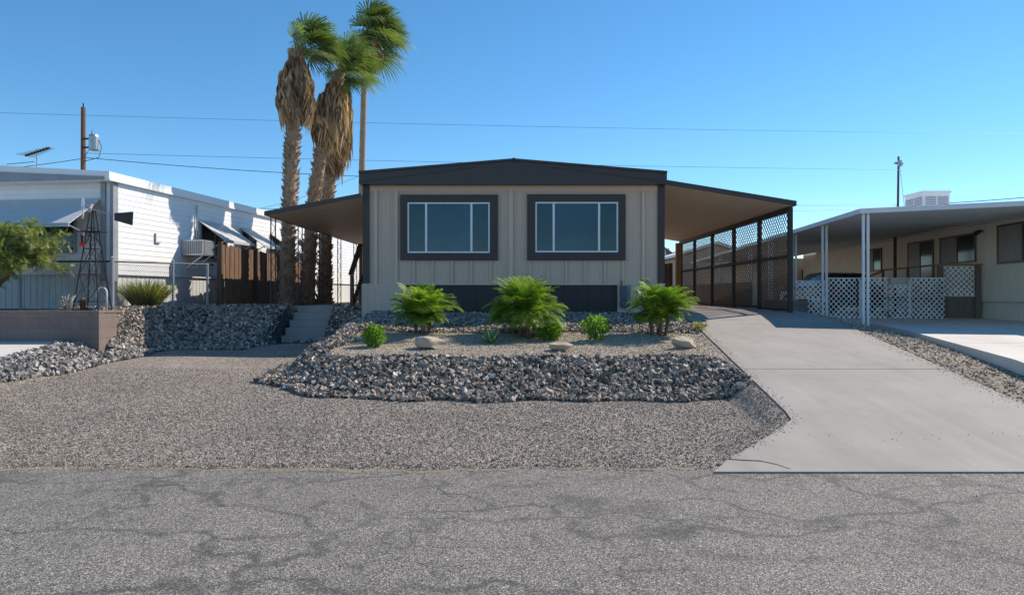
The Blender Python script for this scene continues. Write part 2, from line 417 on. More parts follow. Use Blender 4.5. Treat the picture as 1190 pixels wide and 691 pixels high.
gx = axis([(-2500,-500,500), (-500,-60,55), (-60,-14,4), (-14,14,.1), (14,60,4), (60,500,55), (500,2500,500)])
gy = axis([(-300,-20,70), (-20,5,2.5), (5,19,.1), (19,34,.6), (34,80,5), (80,500,60), (500,3500,500)])
GX, GY = np.meshgrid(gx, gy); GZ = ground(GX, GY)
GZ = np.where(GY < 6.3, -.03, GZ)
V = np.stack([GX.ravel(), GY.ravel(), GZ.ravel()], 1)
nx, ny = len(gx), len(gy)
i = np.arange(nx-1)[None, :]+np.arange(ny-1)[:, None]*nx
Fc = np.stack([i, i+1, i+1+nx, i+nx], -1).reshape(-1, 4)
g = np_mesh('ground', V, Fc, [M['gravel'], M['pea'], M['soil'], M['dirt'], M['dust']], smooth=True)
cx = V[Fc].mean(1); X_, Y_ = cx[:, 0], cx[:, 1]
mi = np.zeros(len(Fc), int)
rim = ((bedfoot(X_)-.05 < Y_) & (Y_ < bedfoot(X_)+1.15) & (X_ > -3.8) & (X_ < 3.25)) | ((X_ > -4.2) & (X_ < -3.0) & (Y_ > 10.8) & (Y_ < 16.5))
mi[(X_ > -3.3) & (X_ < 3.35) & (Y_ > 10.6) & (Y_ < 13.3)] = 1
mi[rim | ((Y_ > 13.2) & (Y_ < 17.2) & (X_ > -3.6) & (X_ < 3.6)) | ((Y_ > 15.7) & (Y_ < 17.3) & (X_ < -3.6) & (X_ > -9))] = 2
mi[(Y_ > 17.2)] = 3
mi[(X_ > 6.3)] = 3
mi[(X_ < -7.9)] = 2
mi[(np.abs(X_) > 16) | (Y_ > 34)] = 4
g.data.polygons.foreach_set('material_index', mi.astype(np.int32)); g.data.update()
tag(g, kind='structure')

def sheet(name, mat, xl, xr, y0, y1, step, nxs, top, thick=.12, gaps=()):
    """a cast slab that follows the slope; gaps = joints (y positions)"""
    b = MB(); ys = [y0]+[g_ for g_ in gaps]+[y1]
    for k in range(len(ys)-1):
        a = ys[k]+(.011 if k else 0); c = ys[k+1]-(.011 if k < len(ys)-2 else 0)
        n = max(2, int((c-a)/step)+1); rows = np.linspace(a, c, n)
        R = []
        for y in rows:
            l, r = xl(y), xr(y); xs = np.linspace(l, r, nxs)
            R.append(b.av([(x, y, top(x, y)) for x in xs]))
        for q in range(n-1):
            for t in range(nxs-1): b.face([R[q]+t, R[q]+t+1, R[q+1]+t+1, R[q+1]+t])
        # skirts
        for side in (0, nxs-1):
            base = [Vector(b.v[R[q]+side]) for q in range(n)]
            lo = b.av([p-Vector((0,0,thick)) for p in base])
            for q in range(n-1):
                b.face([R[q]+side, R[q+1]+side, lo+q+1, lo+q] if side == 0 else [R[q+1]+side, R[q]+side, lo+q, lo+q+1])
        for q in (0, n-1):
            base = [Vector(b.v[R[q]+t]) for t in range(nxs)]
            lo = b.av([p-Vector((0,0,thick)) for p in base])
            for t in range(nxs-1): b.face([R[q]+t, lo+t, lo+t+1, R[q]+t+1])
    return tag(b.build(name, mat, loc=(0,0,0)), kind='structure')
# street: a long sheet with a ragged edge against the gravel
b = MB(); xs = list(np.arange(-400, -16, 16))+list(np.arange(-16, 16, .06))+list(np.arange(16, 401, 16))
def street_edge(x): return 6.22+.04*math.sin(x*1.3)+.035*math.sin(x*3.1+1)+.022*math.sin(x*9.7)+.015*math.sin(x*23) if x < 1.8 else 6.15
a0 = b.av([(x, -9, 0) for x in xs]); a1 = b.av([(x, 5.4, 0.0) for x in xs]); a2 = b.av([(x, street_edge(x), 0.003) for x in xs])
for k in range(len(xs)-1):
    b.face([a0+k, a0+k+1, a1+k+1, a1+k]); b.face([a1+k, a1+k+1, a2+k+1, a2+k])
tag(b.build('street', M['asphalt'], loc=(0,0,0)), kind='structure')
b = MB(); xs = np.arange(-15, 1.75, .05); rr = random.Random(9); w0 = .03
ra = []; 
for x in xs:
    w0 = min(.09, max(.0, w0+rr.uniform(-.012, .012))); e = street_edge(x)
    ra.append((x, e-w0, e+.04))
lo = b.av([(x, y0_, .0045) for x, y0_, y1_ in ra]); hi_ = b.av([(x, y1_, .010) for x, y0_, y1_ in ra])
for k in range(len(ra)-1): b.face([lo+k, lo+k+1, hi_+k+1, hi_+k])
M['sand'] = gravel_mat('sand', [(0,(.26,.20,.14)), (1,(.50,.41,.31))], 110)
tag(b.build('sand_edge', M['sand']), kind='structure')
xl = lambda y: float(np.interp(y, [6.09, 6.25, 7.55, 7.8, 14.8, 16.3, 16.5, 30], [1.78, 1.87, 3.08, 3.16, 3.84, 3.95, 3.75, 3.75]))
xr = lambda y: float(np.interp(y, [6.09, 8.3, 14.5, 16.4, 30], [5.95, 6.2, 6.95, 7.0, 7.0]))
dtop = lambda x, y: float(drv(y))+.02
sheet('driveway', M['drive'], xl, xr, 6.1, 28, .3, 14, dtop, .12, gaps=(10.15, 14.9, 19, 23))
# a crack near the street
b = MB(); pts = [wx_ for wx_ in [(1.95,6.42),(2.15,6.38),(2.3,6.36),(2.42,6.27),(2.5,6.16)]]
for k in range(4):
    (x0,y0),(x1,y1) = pts[k], pts[k+1]
    b.poly([(x0,y0-.009,dtop(x0,y0)+.004),(x1,y1-.009,dtop(x1,y1)+.004),(x1,y1+.009,dtop(x1,y1)+.004),(x0,y0+.009,dtop(x0,y0)+.004)])
tag(b.build('driveway_crack', M['iron']), kind='structure')
# neighbour's slab on the right, edge with a kerb-like face
nl = lambda y: float(np.interp(y, [6.1, 9.7, 15.4, 34], [6.75, 7.2, 8.4, 10.4]))
nr = lambda y: 13.4+.108*(y-19)
ntop = lambda x, y: float(np.interp(y, [6.1, 9.7, 13.9, 15.5, 19, 34], [.04, .655, .85, .90, .93, 1.0]))
sheet('neighbour_driveway', M['slab'], nl, nr, 6.3, 32, .4, 6, ntop, .30, gaps=(9.0, 11.9, 15.2))
# left neighbour's apron
sheet('left_apron', M['slab'], lambda y: -30, lambda y: -8.35-.05*(y-10), 6.3, 13.35, .4, 4, lambda x, y: float(np.interp(y, [6.3, 12, 13.6], [.03, .60, .73])), .12, gaps=(9.6,))
# raised concrete pad / path under the left awning
sheet('patio', M['stepc'], lambda y: -5.75, lambda y: -3.66, 17.62, 26, .5, 5, lambda x, y: 1.30, .14)

# ------------------------------------------------------------------ scattered stones
def ico():
    t = (1+5**.5)/2
    v = np.array([(-1,t,0),(1,t,0),(-1,-t,0),(1,-t,0),(0,-1,t),(0,1,t),(0,-1,-t),(0,1,-t),(t,0,-1),(t,0,1),(-t,0,-1),(-t,0,1)], float); v /= np.linalg.norm(v[0])
    f = np.array([(0,11,5),(0,5,1),(0,1,7),(0,7,10),(0,10,11),(1,5,9),(5,11,4),(11,10,2),(10,7,6),(7,1,8),(3,9,4),(3,4,2),(3,2,6),(3,6,8),(3,8,9),(4,9,5),(2,4,11),(6,2,10),(8,6,7),(9,8,1)])
    return v, f
def cube():
    v = np.array([(x,y,z) for x in (-1,1) for y in (-1,1) for z in (-1,1)], float)*.72
    f = np.array([(0,1,3),(0,3,2),(4,6,7),(4,7,5),(0,4,5),(0,5,1),(2,3,7),(2,7,6),(0,2,6),(0,6,4),(1,5,7),(1,7,3)]); return v, f
def octa():
    v = np.array([(1,0,0),(-1,0,0),(0,1,0),(0,-1,0),(0,0,1),(0,0,-1)], float)
    f = np.array([(0,2,4),(2,1,4),(1,3,4),(3,0,4),(2,0,5),(1,2,5),(3,1,5),(0,3,5)]); return v, f
def scatter(name, P, size, mat, base=cube, jit=.42, flat=(.4, 1), seat=.22):
    n = len(P); bv, bf = base()
    q = RNG.normal(size=(n, 4)); q /= np.linalg.norm(q, axis=1)[:, None]
    w_, x_, y_, z_ = q.T
    R = np.stack([1-2*(y_**2+z_**2), 2*(x_*y_-z_*w_), 2*(x_*z_+y_*w_), 2*(x_*y_+z_*w_), 1-2*(x_**2+z_**2), 2*(y_*z_-x_*w_), 2*(x_*z_-y_*w_), 2*(y_*z_+x_*w_), 1-2*(x_**2+y_**2)], 1).reshape(n, 3, 3)
    s = np.stack([size, size*RNG.uniform(.6, 1, n), size*RNG.uniform(*flat, n)], 1)/2
    V = (bv[None]*(1+RNG.uniform(-jit, jit, (n, len(bv), 1)))+RNG.uniform(-jit, jit, (n, len(bv), 3))*.6)*s[:, None, :]
    V = np.einsum('nij,nkj->nki', R, V)
    c = np.array(P, float); c[:, 2] += size*seat
    V = (V+c[:, None, :]).reshape(-1, 3)
    Fc = (bf[None]+(np.arange(n)*len(bv))[:, None, None]).reshape(-1, 3)
    rv = np.repeat(RNG.uniform(0, 1, n), len(bv))
    return np_mesh(name, V, Fc, mat, attrs={'rv': rv})
def pts(n, xr_, yr_, cond=None):
    x = RNG.uniform(*xr_, n); y = RNG.uniform(*yr_, n)
    if cond is not None:
        k = cond(x, y); x, y = x[k], y[k]
    return np.stack([x, y, ground(x, y)], 1)
def sz(n, lo, hi, p=1.6): return lo+(hi-lo)*RNG.uniform(0, 1, n)**p
def drive_l(y): return np.interp(y, [6.09, 6.25, 7.55, 7.8, 14.8, 16.3, 17], [1.78, 1.87, 3.08, 3.16, 3.84, 3.95, 3.75])
# front band of the raised bed
P = pts(34000, (-4.1, 3.5), (9.2, 12.5), lambda x, y: (y > bedfoot(x)-.08+.08*np.sin(x*5)) & (y < bedfoot(x)+1.12+.07*np.sin(x*3.1)) & (x < drive_l(y)-.06-.12*np.clip(y-9.6, 0, 1)))
P[:, 2] += .03*RNG.uniform(0, 1, len(P))
tag(scatter('rock_border', P, sz(len(P), .026, .098, 1.7), M['rocks']), 'band of crushed grey rock along the front of the planting bed', 'rocks', kind='stuff')
P = pts(14000, (-4.15, -2.5), (10.9, 17.0), lambda x, y: (x < -3.0+.12*np.sin(y*2.2)+.3*ss(13, 14, y)) & (x > -4.05+.06*np.sin(y*3)-.2*ss(15.8, 16.4, y)) & (y > bedfoot(x)+.9) & ~((y > 16.3) & (x > -3.6)))
P[:, 2] += .03*RNG.uniform(0, 1, len(P))
tag(scatter('rock_slope', P, sz(len(P), .03, .095), M['rocks']), 'slope of crushed grey rock at the left end of the planting bed beside the steps', 'rocks', kind='stuff')
P = pts(24000, (-3.6, 3.72), (12.9, 16.36), lambda x, y: (y > 13.25+.22*np.sin(x*1.6)+.1*np.sin(x*4.3)) & (x < drive_l(y)-.08))
tag(scatter('rock_mulch', P, sz(len(P), .03, .085), M['rocks']), 'strip of loose grey rock between the planting bed and the charcoal skirting', 'rocks', kind='stuff')
P = pts(36000, (-9.2, -3.7), (12.9, 17.6), lambda x, y: (y > 14.68+1.22*ss(-5.9,-5.5,x)-2.0*ss(7.0, 8.5, -x)+.08*np.sin(x*3)) & (y < 17.35-1.6*ss(7.3,8.6,-x)) & ~((x > -5.62) & (x < -4.5) & (y > 15.9)) & ~((x < -8.55) & (y > 14.6)) & ~((x < -7.55) & (y > 16.9)) & ~((x < -7.97) & (y < 13.8)))
P[:, 2] += .03*RNG.uniform(0, 1, len(P))
tag(scatter('rock_bank', P, sz(len(P), .03, .095), M['rocks']), 'shaded bank of crushed rock left of the concrete steps', 'rocks', kind='stuff')
P = pts(11000, (-9.4, -7.3), (8.5, 14.3), lambda x, y: (x > -8.5-.05*(y-10)-.06*np.sin(y*3)) & (x < -7.72+.15*np.sin(y*1.1+.5)+.1*ss(12.5, 14, y)*3) & ~((y > 13.1) & (x < -7.97)))
P[:, 2] += .04*RNG.uniform(0, 1, len(P))
tag(scatter('rock_berm', P, sz(len(P), .03, .105), M['rockl']), 'low berm of light crushed rock along the left apron and block planter', 'rocks', kind='stuff')
# small gravel
def yardcond(x, y): return (x < drive_l(y)-.02) & ~((x > -3.7) & (x < 2.95) & (y > bedfoot(x)+.1)) & (y < 12.2-.0*x) & ~((x > 2.95) & (y > 11)) & (y > np.array([street_edge(float(a)) if a < 1.8 else 6.3 for a in x])-.02-.05*RNG.uniform(0, 1, len(x))**3)
P = pts(190000, (-8.3, 3.6), (6.15, 12.5), yardcond)
P = P[RNG.uniform(0, 1, len(P)) < np.clip(1.25-(P[:, 1]-6.2)/6.5, .35, 1)]
tag(scatter('yard_gravel', P, sz(len(P), .010, .026, 2.2), M['grit'], octa, .25, seat=.15), 'loose brown grey gravel covering the front yard by the street', 'gravel', kind='stuff')
P = pts(26000, (-3.2, 3.7), (10.4, 14.0), lambda x, y: x < drive_l(y)-.05)
tag(scatter('bed_gravel', P, sz(len(P), .012, .03, 2), M['grit2'], octa, .25, seat=.15), 'tan pea gravel between the plants of the raised bed', 'gravel', kind='stuff')
P = pts(14000, (6.1, 9.5), (7.5, 16.0), lambda x, y: (x > np.interp(y, [8.3, 14.5, 17], [6.22, 6.97, 7.0])) & (x < np.interp(y, [6.1, 9.7, 15.4, 17], [6.7, 7.15, 8.35, 8.5])))
tag(scatter('strip_gravel', P, sz(len(P), .015, .06, 2.5), M['grit2'], octa, .25, seat=.15), 'brown dirt and stones between the two driveways', 'gravel', kind='stuff')
P = pts(500, (-14, 7), (5.2, 6.3)); P[:, 2] = 0.001
P = np.concatenate([P, pts(160, (2, 6), (6.1, 7.2)) + np.array([0, 0, .02])])
_y = RNG.uniform(6.4, 14.5, 700); _x = drive_l(_y)+np.abs(RNG.normal(0, .07, 700)); P = np.concatenate([P, np.stack([_x, _y, drv(_y)+.022], 1)])
_y = RNG.uniform(7.5, 14.5, 900); _x = np.interp(_y, [8.3, 14.5], [6.2, 6.95])-np.abs(RNG.normal(0, .12, 900)); P = np.concatenate([P, np.stack([_x, _y, drv(_y)+.022], 1)])
tag(scatter('stray_gravel', P, sz(len(P), .006, .018, 2), M['grit'], octa, .25, seat=.15), 'stray pebbles along the edges of the street and the driveway', 'gravel', kind='stuff')

# ------------------------------------------------------------------ boulders
def boulder(name, loc, dims, label, seed, rz=0):
    r = np.random.default_rng(seed); v, f = ico()
    for _ in range(3):
        mid = {}; nf = []; v = list(v)
        def m_(a, b_):
            k = (min(a, b_), max(a, b_))
            if k not in mid: p = (np.array(v[a])+np.array(v[b_]))/2; v.append(p/np.linalg.norm(p)); mid[k] = len(v)-1
            return mid[k]
        for a, b_, c in f:
            ab, bc, ca = m_(a, b_), m_(b_, c), m_(c, a); nf += [(a,ab,ca),(b_,bc,ab),(c,ca,bc),(ab,bc,ca)]
        f = nf
    v = np.array(v)
    for k in range(14):                                # planar cuts give facets
        d = r.normal(size=3); d /= np.linalg.norm(d); h = r.uniform(.42, .8); p = v @ d
        v = v-np.maximum(0, p-h)[:, None]*d[None]
    v += .03*np.sin(v[:, [1, 2, 0]]*9+seed)
    v = v*np.array(dims)/2
    c_, s_ = math.cos(rz), math.sin(rz); v = v @ np.array([[c_, s_, 0], [-s_, c_, 0], [0, 0, 1]])
    v = v+np.array(loc)+np.array([0, 0, dims[2]*.2])
    o = np_mesh(name, v, f, M['boulder'], loc=loc, attrs={'rv': np.full(len(v), .5)})
    return tag(o, label, 'boulder', 'boulders in the planting bed')
def onbed(px, Y): x = wx(px, Y); return (x, Y, gz(x, Y))
boulder('boulder', onbed(502, 11.55), (.62, .4, .34), 'tan boulder with a sloping flat top between the small round bush and the agave', 3, .2)
boulder('boulder', onbed(649, 11.2), (.58, .35, .2), 'low flat tan boulder behind the rock band in the middle of the bed', 5)
boulder('boulder', onbed(795, 11.5), (.5, .4, .30), 'rough tan boulder at the right end of the bed near the driveway', 9, .5)

# ------------------------------------------------------------------ main house
HY = 16.4; sx = lambda px: wx(px, HY); sy = lambda py: wz(py, HY)
x0, x1 = sx(423), sx(771); ztop = sy(214); zled = sy(329.5); zb = 1.02; HB = 33.0
H = thing('mobile_home', (0, HY, 1.12), 'greige double wide mobile home with charcoal roof fascia and two framed windows', 'house')
b = MB(); b.box(x0, HY, zled, x1, HB, ztop-.02); b.m = [1 if i in (3, 5) else 0 for i in range(6)]
b.build('wall', [M['wall'], M['walls']], H)
b = MB()   # top board, bottom ledge and corner battens
b.box(x0+.14, HY-.022, ztop-.17, x1-.14, HY-.002, ztop-.002)
for a_, c_ in ((435,439),(459,462.5),(591.4,596.4),(745.5,749)): b.box(sx(a_), HY-.055, zled+.002, sx(c_), HY-.002, ztop-.172)
for p in (481.5,503,526,548,570.4): b.box(sx(p)-.022, HY-.045, zled+.002, sx(p)+.016, HY-.002, sy(303))
for p in (616,636.6,658,680,703,724): b.box(sx(p)-.022, HY-.045, zled+.002, sx(p)+.016, HY-.002, sy(303))
b.build('battens', M['batten'], H)
b = MB()
b.box(x0-.02, HY-.05, zled+.001, sx(429.5), HY-.003, ztop-.001); b.build('corner_trim', M['trim'], H)
b = MB(); b.box(sx(764), HY-.05, zled+.001, x1+.02, HY-.003, ztop-.001); b.build('corner_trim', M['trim'], H)
b = MB(); b.box(x0-.03, HY-.055, zled-.03, x1+.03, HY-.0, zled-.001); b.build('ledge', M['batten'], H)
b = MB(); b.box(sx(421.6), HY-.09, zb, sx(471), HY+.2, zled-.032); b.box(sx(421.6)-.005, HY-.098, zb, sx(427.5), HY-.091, zled-.035)
b.box(x0+.02, HY+.201, zb, x0+.08, HB, zled-.032); b.build('skirting', M['skirtt'], H)
b = MB(); b.box(sx(471)+.002, HY-.02, zb, sx(717), HY+.2, zled-.032); b.box(sx(473), HY-.03, zled-.075, sx(716), HY-.021, zled-.035)
b.build('skirting', M['skirtd'], H, label='charcoal skirting panel')
b = MB(); b.box(sx(717)+.002, HY-.09, zb, sx(771.4), HY+.2, zled-.032); b.box(sx(766), HY-.098, zb, sx(771.6), HY-.091, zled-.035)
b.box(x1-.08, HY+.201, zb, x1-.02, HB, zled-.032); b.build('skirting', M['skirtt'], H)
b = MB(); FX0, FX1 = sx(416.6), sx(775.5)
fr0 = HY-.30
pk = wz(184.5, fr0); ed = wz(199, fr0); zf = wz(213.8, fr0)
FX0 = wx(416.8, fr0); FX1 = wx(775.3, fr0)
o1 = [(FX0, fr0, zf), (FX1, fr0, zf), (FX1, fr0, ed), (0, fr0, pk), (FX0, fr0, ed)]
b.prism([Vector(p)+Vector((0,.02,.005)) for p in o1], (0, HB-fr0, 0)); b.build('roof', M['fascia'], H)
b = MB()   # raised front gutter cap and a seam on the fascia
for s_ in (-1, 1):
    xe = FX0 if s_ < 0 else FX1
    b.bar((xe, fr0+.004, ed-.02), (s_*.03, fr0+.004, pk-.02), .05, .05)
    b.bar((xe, fr0+.006, zf+.06), (s_*.9, fr0+.006, pk-.19), .016, .02)
b.build('fascia_cap', M['fascia'], H)
b = MB(); b.tube([(0, fr0+.0, pk-.03), (0, fr0-.03, pk-.03)], .05, 10); b.build('vent_cap', M['iron'], H)
def window(pxo, pxi, pyo, pyi, mull):
    t = MB(); a0, a1 = sx(pxo[0]), sx(pxo[1]); b0, b1 = sy(pyo[1]), sy(pyo[0]); i0, i1 = sx(pxi[0]), sx(pxi[1]); j0, j1 = sy(pyi[1]), sy(pyi[0])
    yf = HY-.065
    t.box(a0, yf, b0, a1, HY-.003, j0); t.box(a0, yf, j1, a1, HY-.003, b1); t.box(a0, yf, j0+.0005, i0, HY-.003, j1-.0005); t.box(i1, yf, j0+.0005, a1, HY-.003, j1-.0005)
    wn = t.build('window', M['trim'], H)
    t = MB(); e = .036; yg = HY-.05
    t.box(i0+.001, yg, j0+.001, i1-.001, HY-.004, j0+e); t.box(i0+.001, yg, j1-e, i1-.001, HY-.004, j1-.001)
    t.box(i0+.001, yg, j0+e, i0+e, HY-.004, j1-e); t.box(i1-e, yg, j0+e, i1-.001, HY-.004, j1-e)
    for mp in mull: t.box(sx(mp)-.024, yg+.004, j0+e, sx(mp)+.024, HY-.004, j1-e)
    # inner sash of the two sliding lights
    t.build('frame', M['white'], wn)
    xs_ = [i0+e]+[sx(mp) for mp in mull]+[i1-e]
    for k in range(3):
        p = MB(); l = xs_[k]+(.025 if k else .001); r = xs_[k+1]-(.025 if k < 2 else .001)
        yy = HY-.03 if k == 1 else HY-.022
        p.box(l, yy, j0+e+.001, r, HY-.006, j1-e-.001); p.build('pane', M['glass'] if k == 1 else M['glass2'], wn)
window((465.6,578.7), (473.9,569.3), (226.6,302.5), (235.4,294), (495.5,548))
window((612.6,726.5), (622,718), (226.2,302.5), (235,293.3), (643.3,695.9))
# electric meter
mt = thing('electric_meter', (sx(724), HY-.15, 1.2), 'grey electric meter box with round glass dial on the skirting right of the dark panel', 'meter')
b = MB(); b.box(sx(719.5), HY-.20, sy(347), sx(727.5), HY-.092, sy(332)); b.tube([(sx(721), HY-.15, sy(333)), (sx(721), HY-.15, sy(326))], .022, 8)
b.build('box', M['asl'], mt)
b = MB(); b.tube([(sx(724.5), HY-.092, sy(352.5)), (sx(724.5), HY-.21, sy(352.5)), (sx(724.5), HY-.24, sy(352.5))], [.11, .11, .085], 16); b.build('dial', M['asl'], mt)
b = MB(); b.tube([(sx(731), HY-.12, sy(331)), (sx(731), HY-.12, sy(365))], .018, 8); b.tube([(sx(727.6), HY-.13, sy(340)), (sx(731), HY-.13, sy(340))], .015, 6); b.build('conduit', M['grey'], mt)

# ------------------------------------------------------------------ diagonal lattice generator (any plane)
def lattice(b, o, u, v_, W, Hh, sp, wd, th, n_):
    """o origin, u/v unit vectors; strips at +-45 degrees in two layers"""
    o = Vector(o); u = Vector(u); v_ = Vector(v_); n_ = Vector(n_)
    for layer, sg in ((0, 1), (1, -1)):
        c = -Hh if sg > 0 else 0; end = W if sg > 0 else W+Hh
        c += sp/2
        while c < end:
            # line: x = c + t, y = t (sg>0)   or x = c - t, y = t
            if sg > 0: t0, t1 = max(0, -c), min(Hh, W-c); P_ = lambda t: (c+t, t)
            else: t0, t1 = max(0, c-W), min(Hh, c); P_ = lambda t: (c-t, t)
            if t1-t0 > .02:
                (ax, ay), (bx_, by) = P_(t0), P_(t1)
                h = wd/2*1.414
                qa = [o+u*ax+v_*ay, o+u*bx_+v_*by]
                dn = n_*(th*layer)
                a_, c_ = qa[0]+dn, qa[1]+dn
                # widen horizontally, clip softly to the panel
                def cl(p, dx):
                    x = min(W, max(0, (p-o).dot(u)+dx)); return o+u*x+v_*((p-o).dot(v_))+dn
                base = [cl(a_, -h), cl(a_, h), cl(c_, h), cl(c_, -h)]
                b.prism([q+Vector((0,0,0)) for q in base], n_*th)
            c += sp
    return b

# ------------------------------------------------------------------ right carport
RX = sx(920); RT = 3.74
posts_y = [16.5, 18.55, 20.7, 22.95, 25.2, 27.2]
CP = thing('carport', (RX, HY, 1.15), 'charcoal carport with tan underside and dark lattice side on the right of the house', 'carport')
zi, zo = wz(209, 16.18), wz(233.4, 16.18)
xi, xo = x1+.035, wx(925.7, 16.18)
y0r, y1r = HY-.22, 27.4
b = MB()
b.hexa([(xi,y0r+.05,zi-.10),(xo-.05,y0r+.05,zo-.10),(xo-.05,y1r,zo-.10),(xi,y1r,zi-.10)], [(xi,y0r+.05,zi-.03),(xo-.05,y0r+.05,zo-.03),(xo-.05,y1r,zo-.03),(xi,y1r,zi-.03)])
b.build('roof', M['soffit'], CP)
b = MB()
b.hexa([(xi,y0r,zi-.115),(xo,y0r,zo-.115),(xo,y0r+.048,zo-.115),(xi,y0r+.048,zi-.115)], [(xi,y0r,zi),(xo,y0r,zo),(xo,y0r+.048,zo),(xi,y0r+.048,zi)])
b.box(xo-.048, y0r+.049, zo-.115, xo, y1r, zo); b.build('fascia', M['fascia'], CP)
b = MB(); b.box(RX-.06, 16.45, zo-.22, RX+.05, y1r-.05, zo-.117); b.build('beam', M['lattice'], CP)
for y in posts_y:
    z0 = float(drv(y))+.01
    b = MB(); b.box(RX-.05, y-.05, z0, RX+.05, y+.05, zo-.221); b.build('post', M['lattice'], CP)
for k in range(5):
    ya, yb = posts_y[k]+.05, posts_y[k+1]-.05; z0 = float(drv(ya))+.09
    zr = 2.52
    b = MB(); b.box(RX-.03, ya, zr-.035, RX+.03, yb, zr+.035); b.build('rail', M['lattice'], CP)
    b = MB(); b.box(RX-.03, ya, z0-.04, RX+.03, yb, z0+.02); b.build('rail', M['lattice'], CP)
    b = MB()
    lattice(b, (RX+.012, ya, z0+.021), (0,1,0), (0,0,1), yb-ya, zr-.036-z0-.021, .15, .028, .006, (-1,0,0))
    b.build('lattice_panel', M['latticep'], CP)
    b = MB()
    lattice(b, (RX+.012, ya, zr+.036), (0,1,0), (0,0,1), yb-ya, zo-.222-zr-.036, .15, .028, .006, (-1,0,0))
    b.build('lattice_panel', M['latticep'], CP)

# gate, post and shed at the back of the carport
G = thing('wooden_gate', (4.9, 27.7, 1.2), 'dark wooden gate across the back of the carport', 'gate')
b = MB()
for k in range(14): b.box(3.8+.19*k, 27.7, 1.2, 3.8+.19*k+.18, 27.73, 2.85+.02*(k % 3))
b.build('board_panel', M['woodd'], G)
b = MB(); b.box(3.8, 27.74, 1.5, 6.45, 27.8, 1.6); b.box(3.8, 27.74, 2.5, 6.45, 27.8, 2.6); b.build('rail', M['woodd'], G)
b = MB(); b.box(wx(786, 26.6), 26.6, 1.2, wx(791.5, 26.6), 26.78, 3.6); tag(b.build('wooden_post', M['woodo']), 'orange brown square wooden post at the back corner of the carport', 'post')

# ------------------------------------------------------------------ left awning
LX = -5.85; zi2, zo2 = wz(224.5, 16.18), wz(245.5, 16.18)
AW = thing('patio_awning', (LX, HY, 1.28), 'charcoal patio awning with tan underside on the left of the house', 'awning')
xi2, xo2 = x0-.035, wx(307, 16.18); y1l = 25.6
b = MB()
b.hexa([(xo2+.05,y0r+.05,zo2-.09),(xi2,y0r+.05,zi2-.09),(xi2,y1l,zi2-.09),(xo2+.05,y1l,zo2-.09)], [(xo2+.05,y0r+.05,zo2-.03),(xi2,y0r+.05,zi2-.03),(xi2,y1l,zi2-.03),(xo2+.05,y1l,zo2-.03)])
b.build('roof', M['soffit'], AW)
b = MB()
b.hexa([(xo2,y0r,zo2-.10),(xi2,y0r,zi2-.10),(xi2,y0r+.048,zi2-.10),(xo2,y0r+.048,zo2-.10)], [(xo2,y0r,zo2),(xi2,y0r,zi2),(xi2,y0r+.048,zi2),(xo2,y0r+.048,zo2)])
b.box(xo2, y0r+.049, zo2-.10, xo2+.048, y1l, zo2); b.build('fascia', M['fascia'], AW)
for y in (16.6, 18.7, 20.75, 22.9, 25.2):
    # open wrought-iron columns: two uprights with scroll bracing
    b = MB(); z0 = 1.29; z1 = zo2-.11
    for dx in (-.055, .055): b.box(LX+dx-.012, y-.012, z0, LX+dx+.012, y+.012, z1)
    z = z0+.15; k = 0
    while z < z1-.2:
        b.bar((LX-.045, y, z), (LX+.045, y, z+.16), .010); z += .16; 
        b.bar((LX+.045, y, z), (LX-.045, y, z+.16), .010); z += .16
    b.build('post', M['iron'], AW)

# concrete steps up the rock bank
ST = thing('concrete_steps', (-4.9, 16.4, .46), 'grey concrete block steps climbing the rock bank to the patio', 'steps')
rise = .175
for k in range(5):
    ya = 16.30+.27*k; xa, xb = -5.55+.01*k, -4.52-.02*k
    b = MB(); b.box(xa, ya, .40, xb, ya+.30 if k < 4 else 17.61, .46+rise*(k+1)-.06+.003*k) if False else b.box(xa, ya, .35, xb, (16.30+.27*(k+1)-.002) if k < 4 else 17.615, .44+rise*(k+1)-(.002 if k == 4 else 0))
    b.build('step', M['stepc'], ST)

# wooden stairs to the side door
WS = thing('porch_stairs', (-4.2, 20, 1.3), 'wooden porch stairs with dark rail beside the house under the awning', 'stairs')
for k in range(4):
    b = MB(); b.box(-4.55, 19.6+.27*k, 1.3+.19*(k+1)-.04, -3.75, 19.6+.27*k+.28, 1.3+.19*(k+1)); b.build('tread', M['deck'], WS)
b = MB(); b.box(-4.55, 20.68, 2.16, -3.70, 22.2, 2.22); b.build('landing', M['deck'], WS)
for x in (-4.60, -3.74):
    b = MB(); b.bar((x, 19.55, 1.32), (x, 20.7, 2.14), .05, .2); b.build('stringer', M['deck'], WS)
for y, z0, z1 in ((19.55, 1.3, 2.15), (20.7, 1.3, 3.1), (22.15, 1.3, 3.1)):
    b = MB(); b.box(-4.68, y-.04, z0, -4.60, y+.04, z1); b.build('baluster_post', M['deck'], WS)
b = MB(); b.bar((-4.64, 19.45, 2.17), (-4.64, 20.7, 3.12), .14, .05); b.bar((-4.64, 20.7, 3.12), (-4.64, 22.2, 3.12), .14, .05); b.build('handrail', M['woodd'], WS)
b = MB(); b.box(-4.57, 22.2, 1.3, -4.53, 22.24, 3.0); b.box(-4.6, 20.75, 1.32, -4.57, 22.1, 2.15); b.build('side_panel', M['deck'], WS)

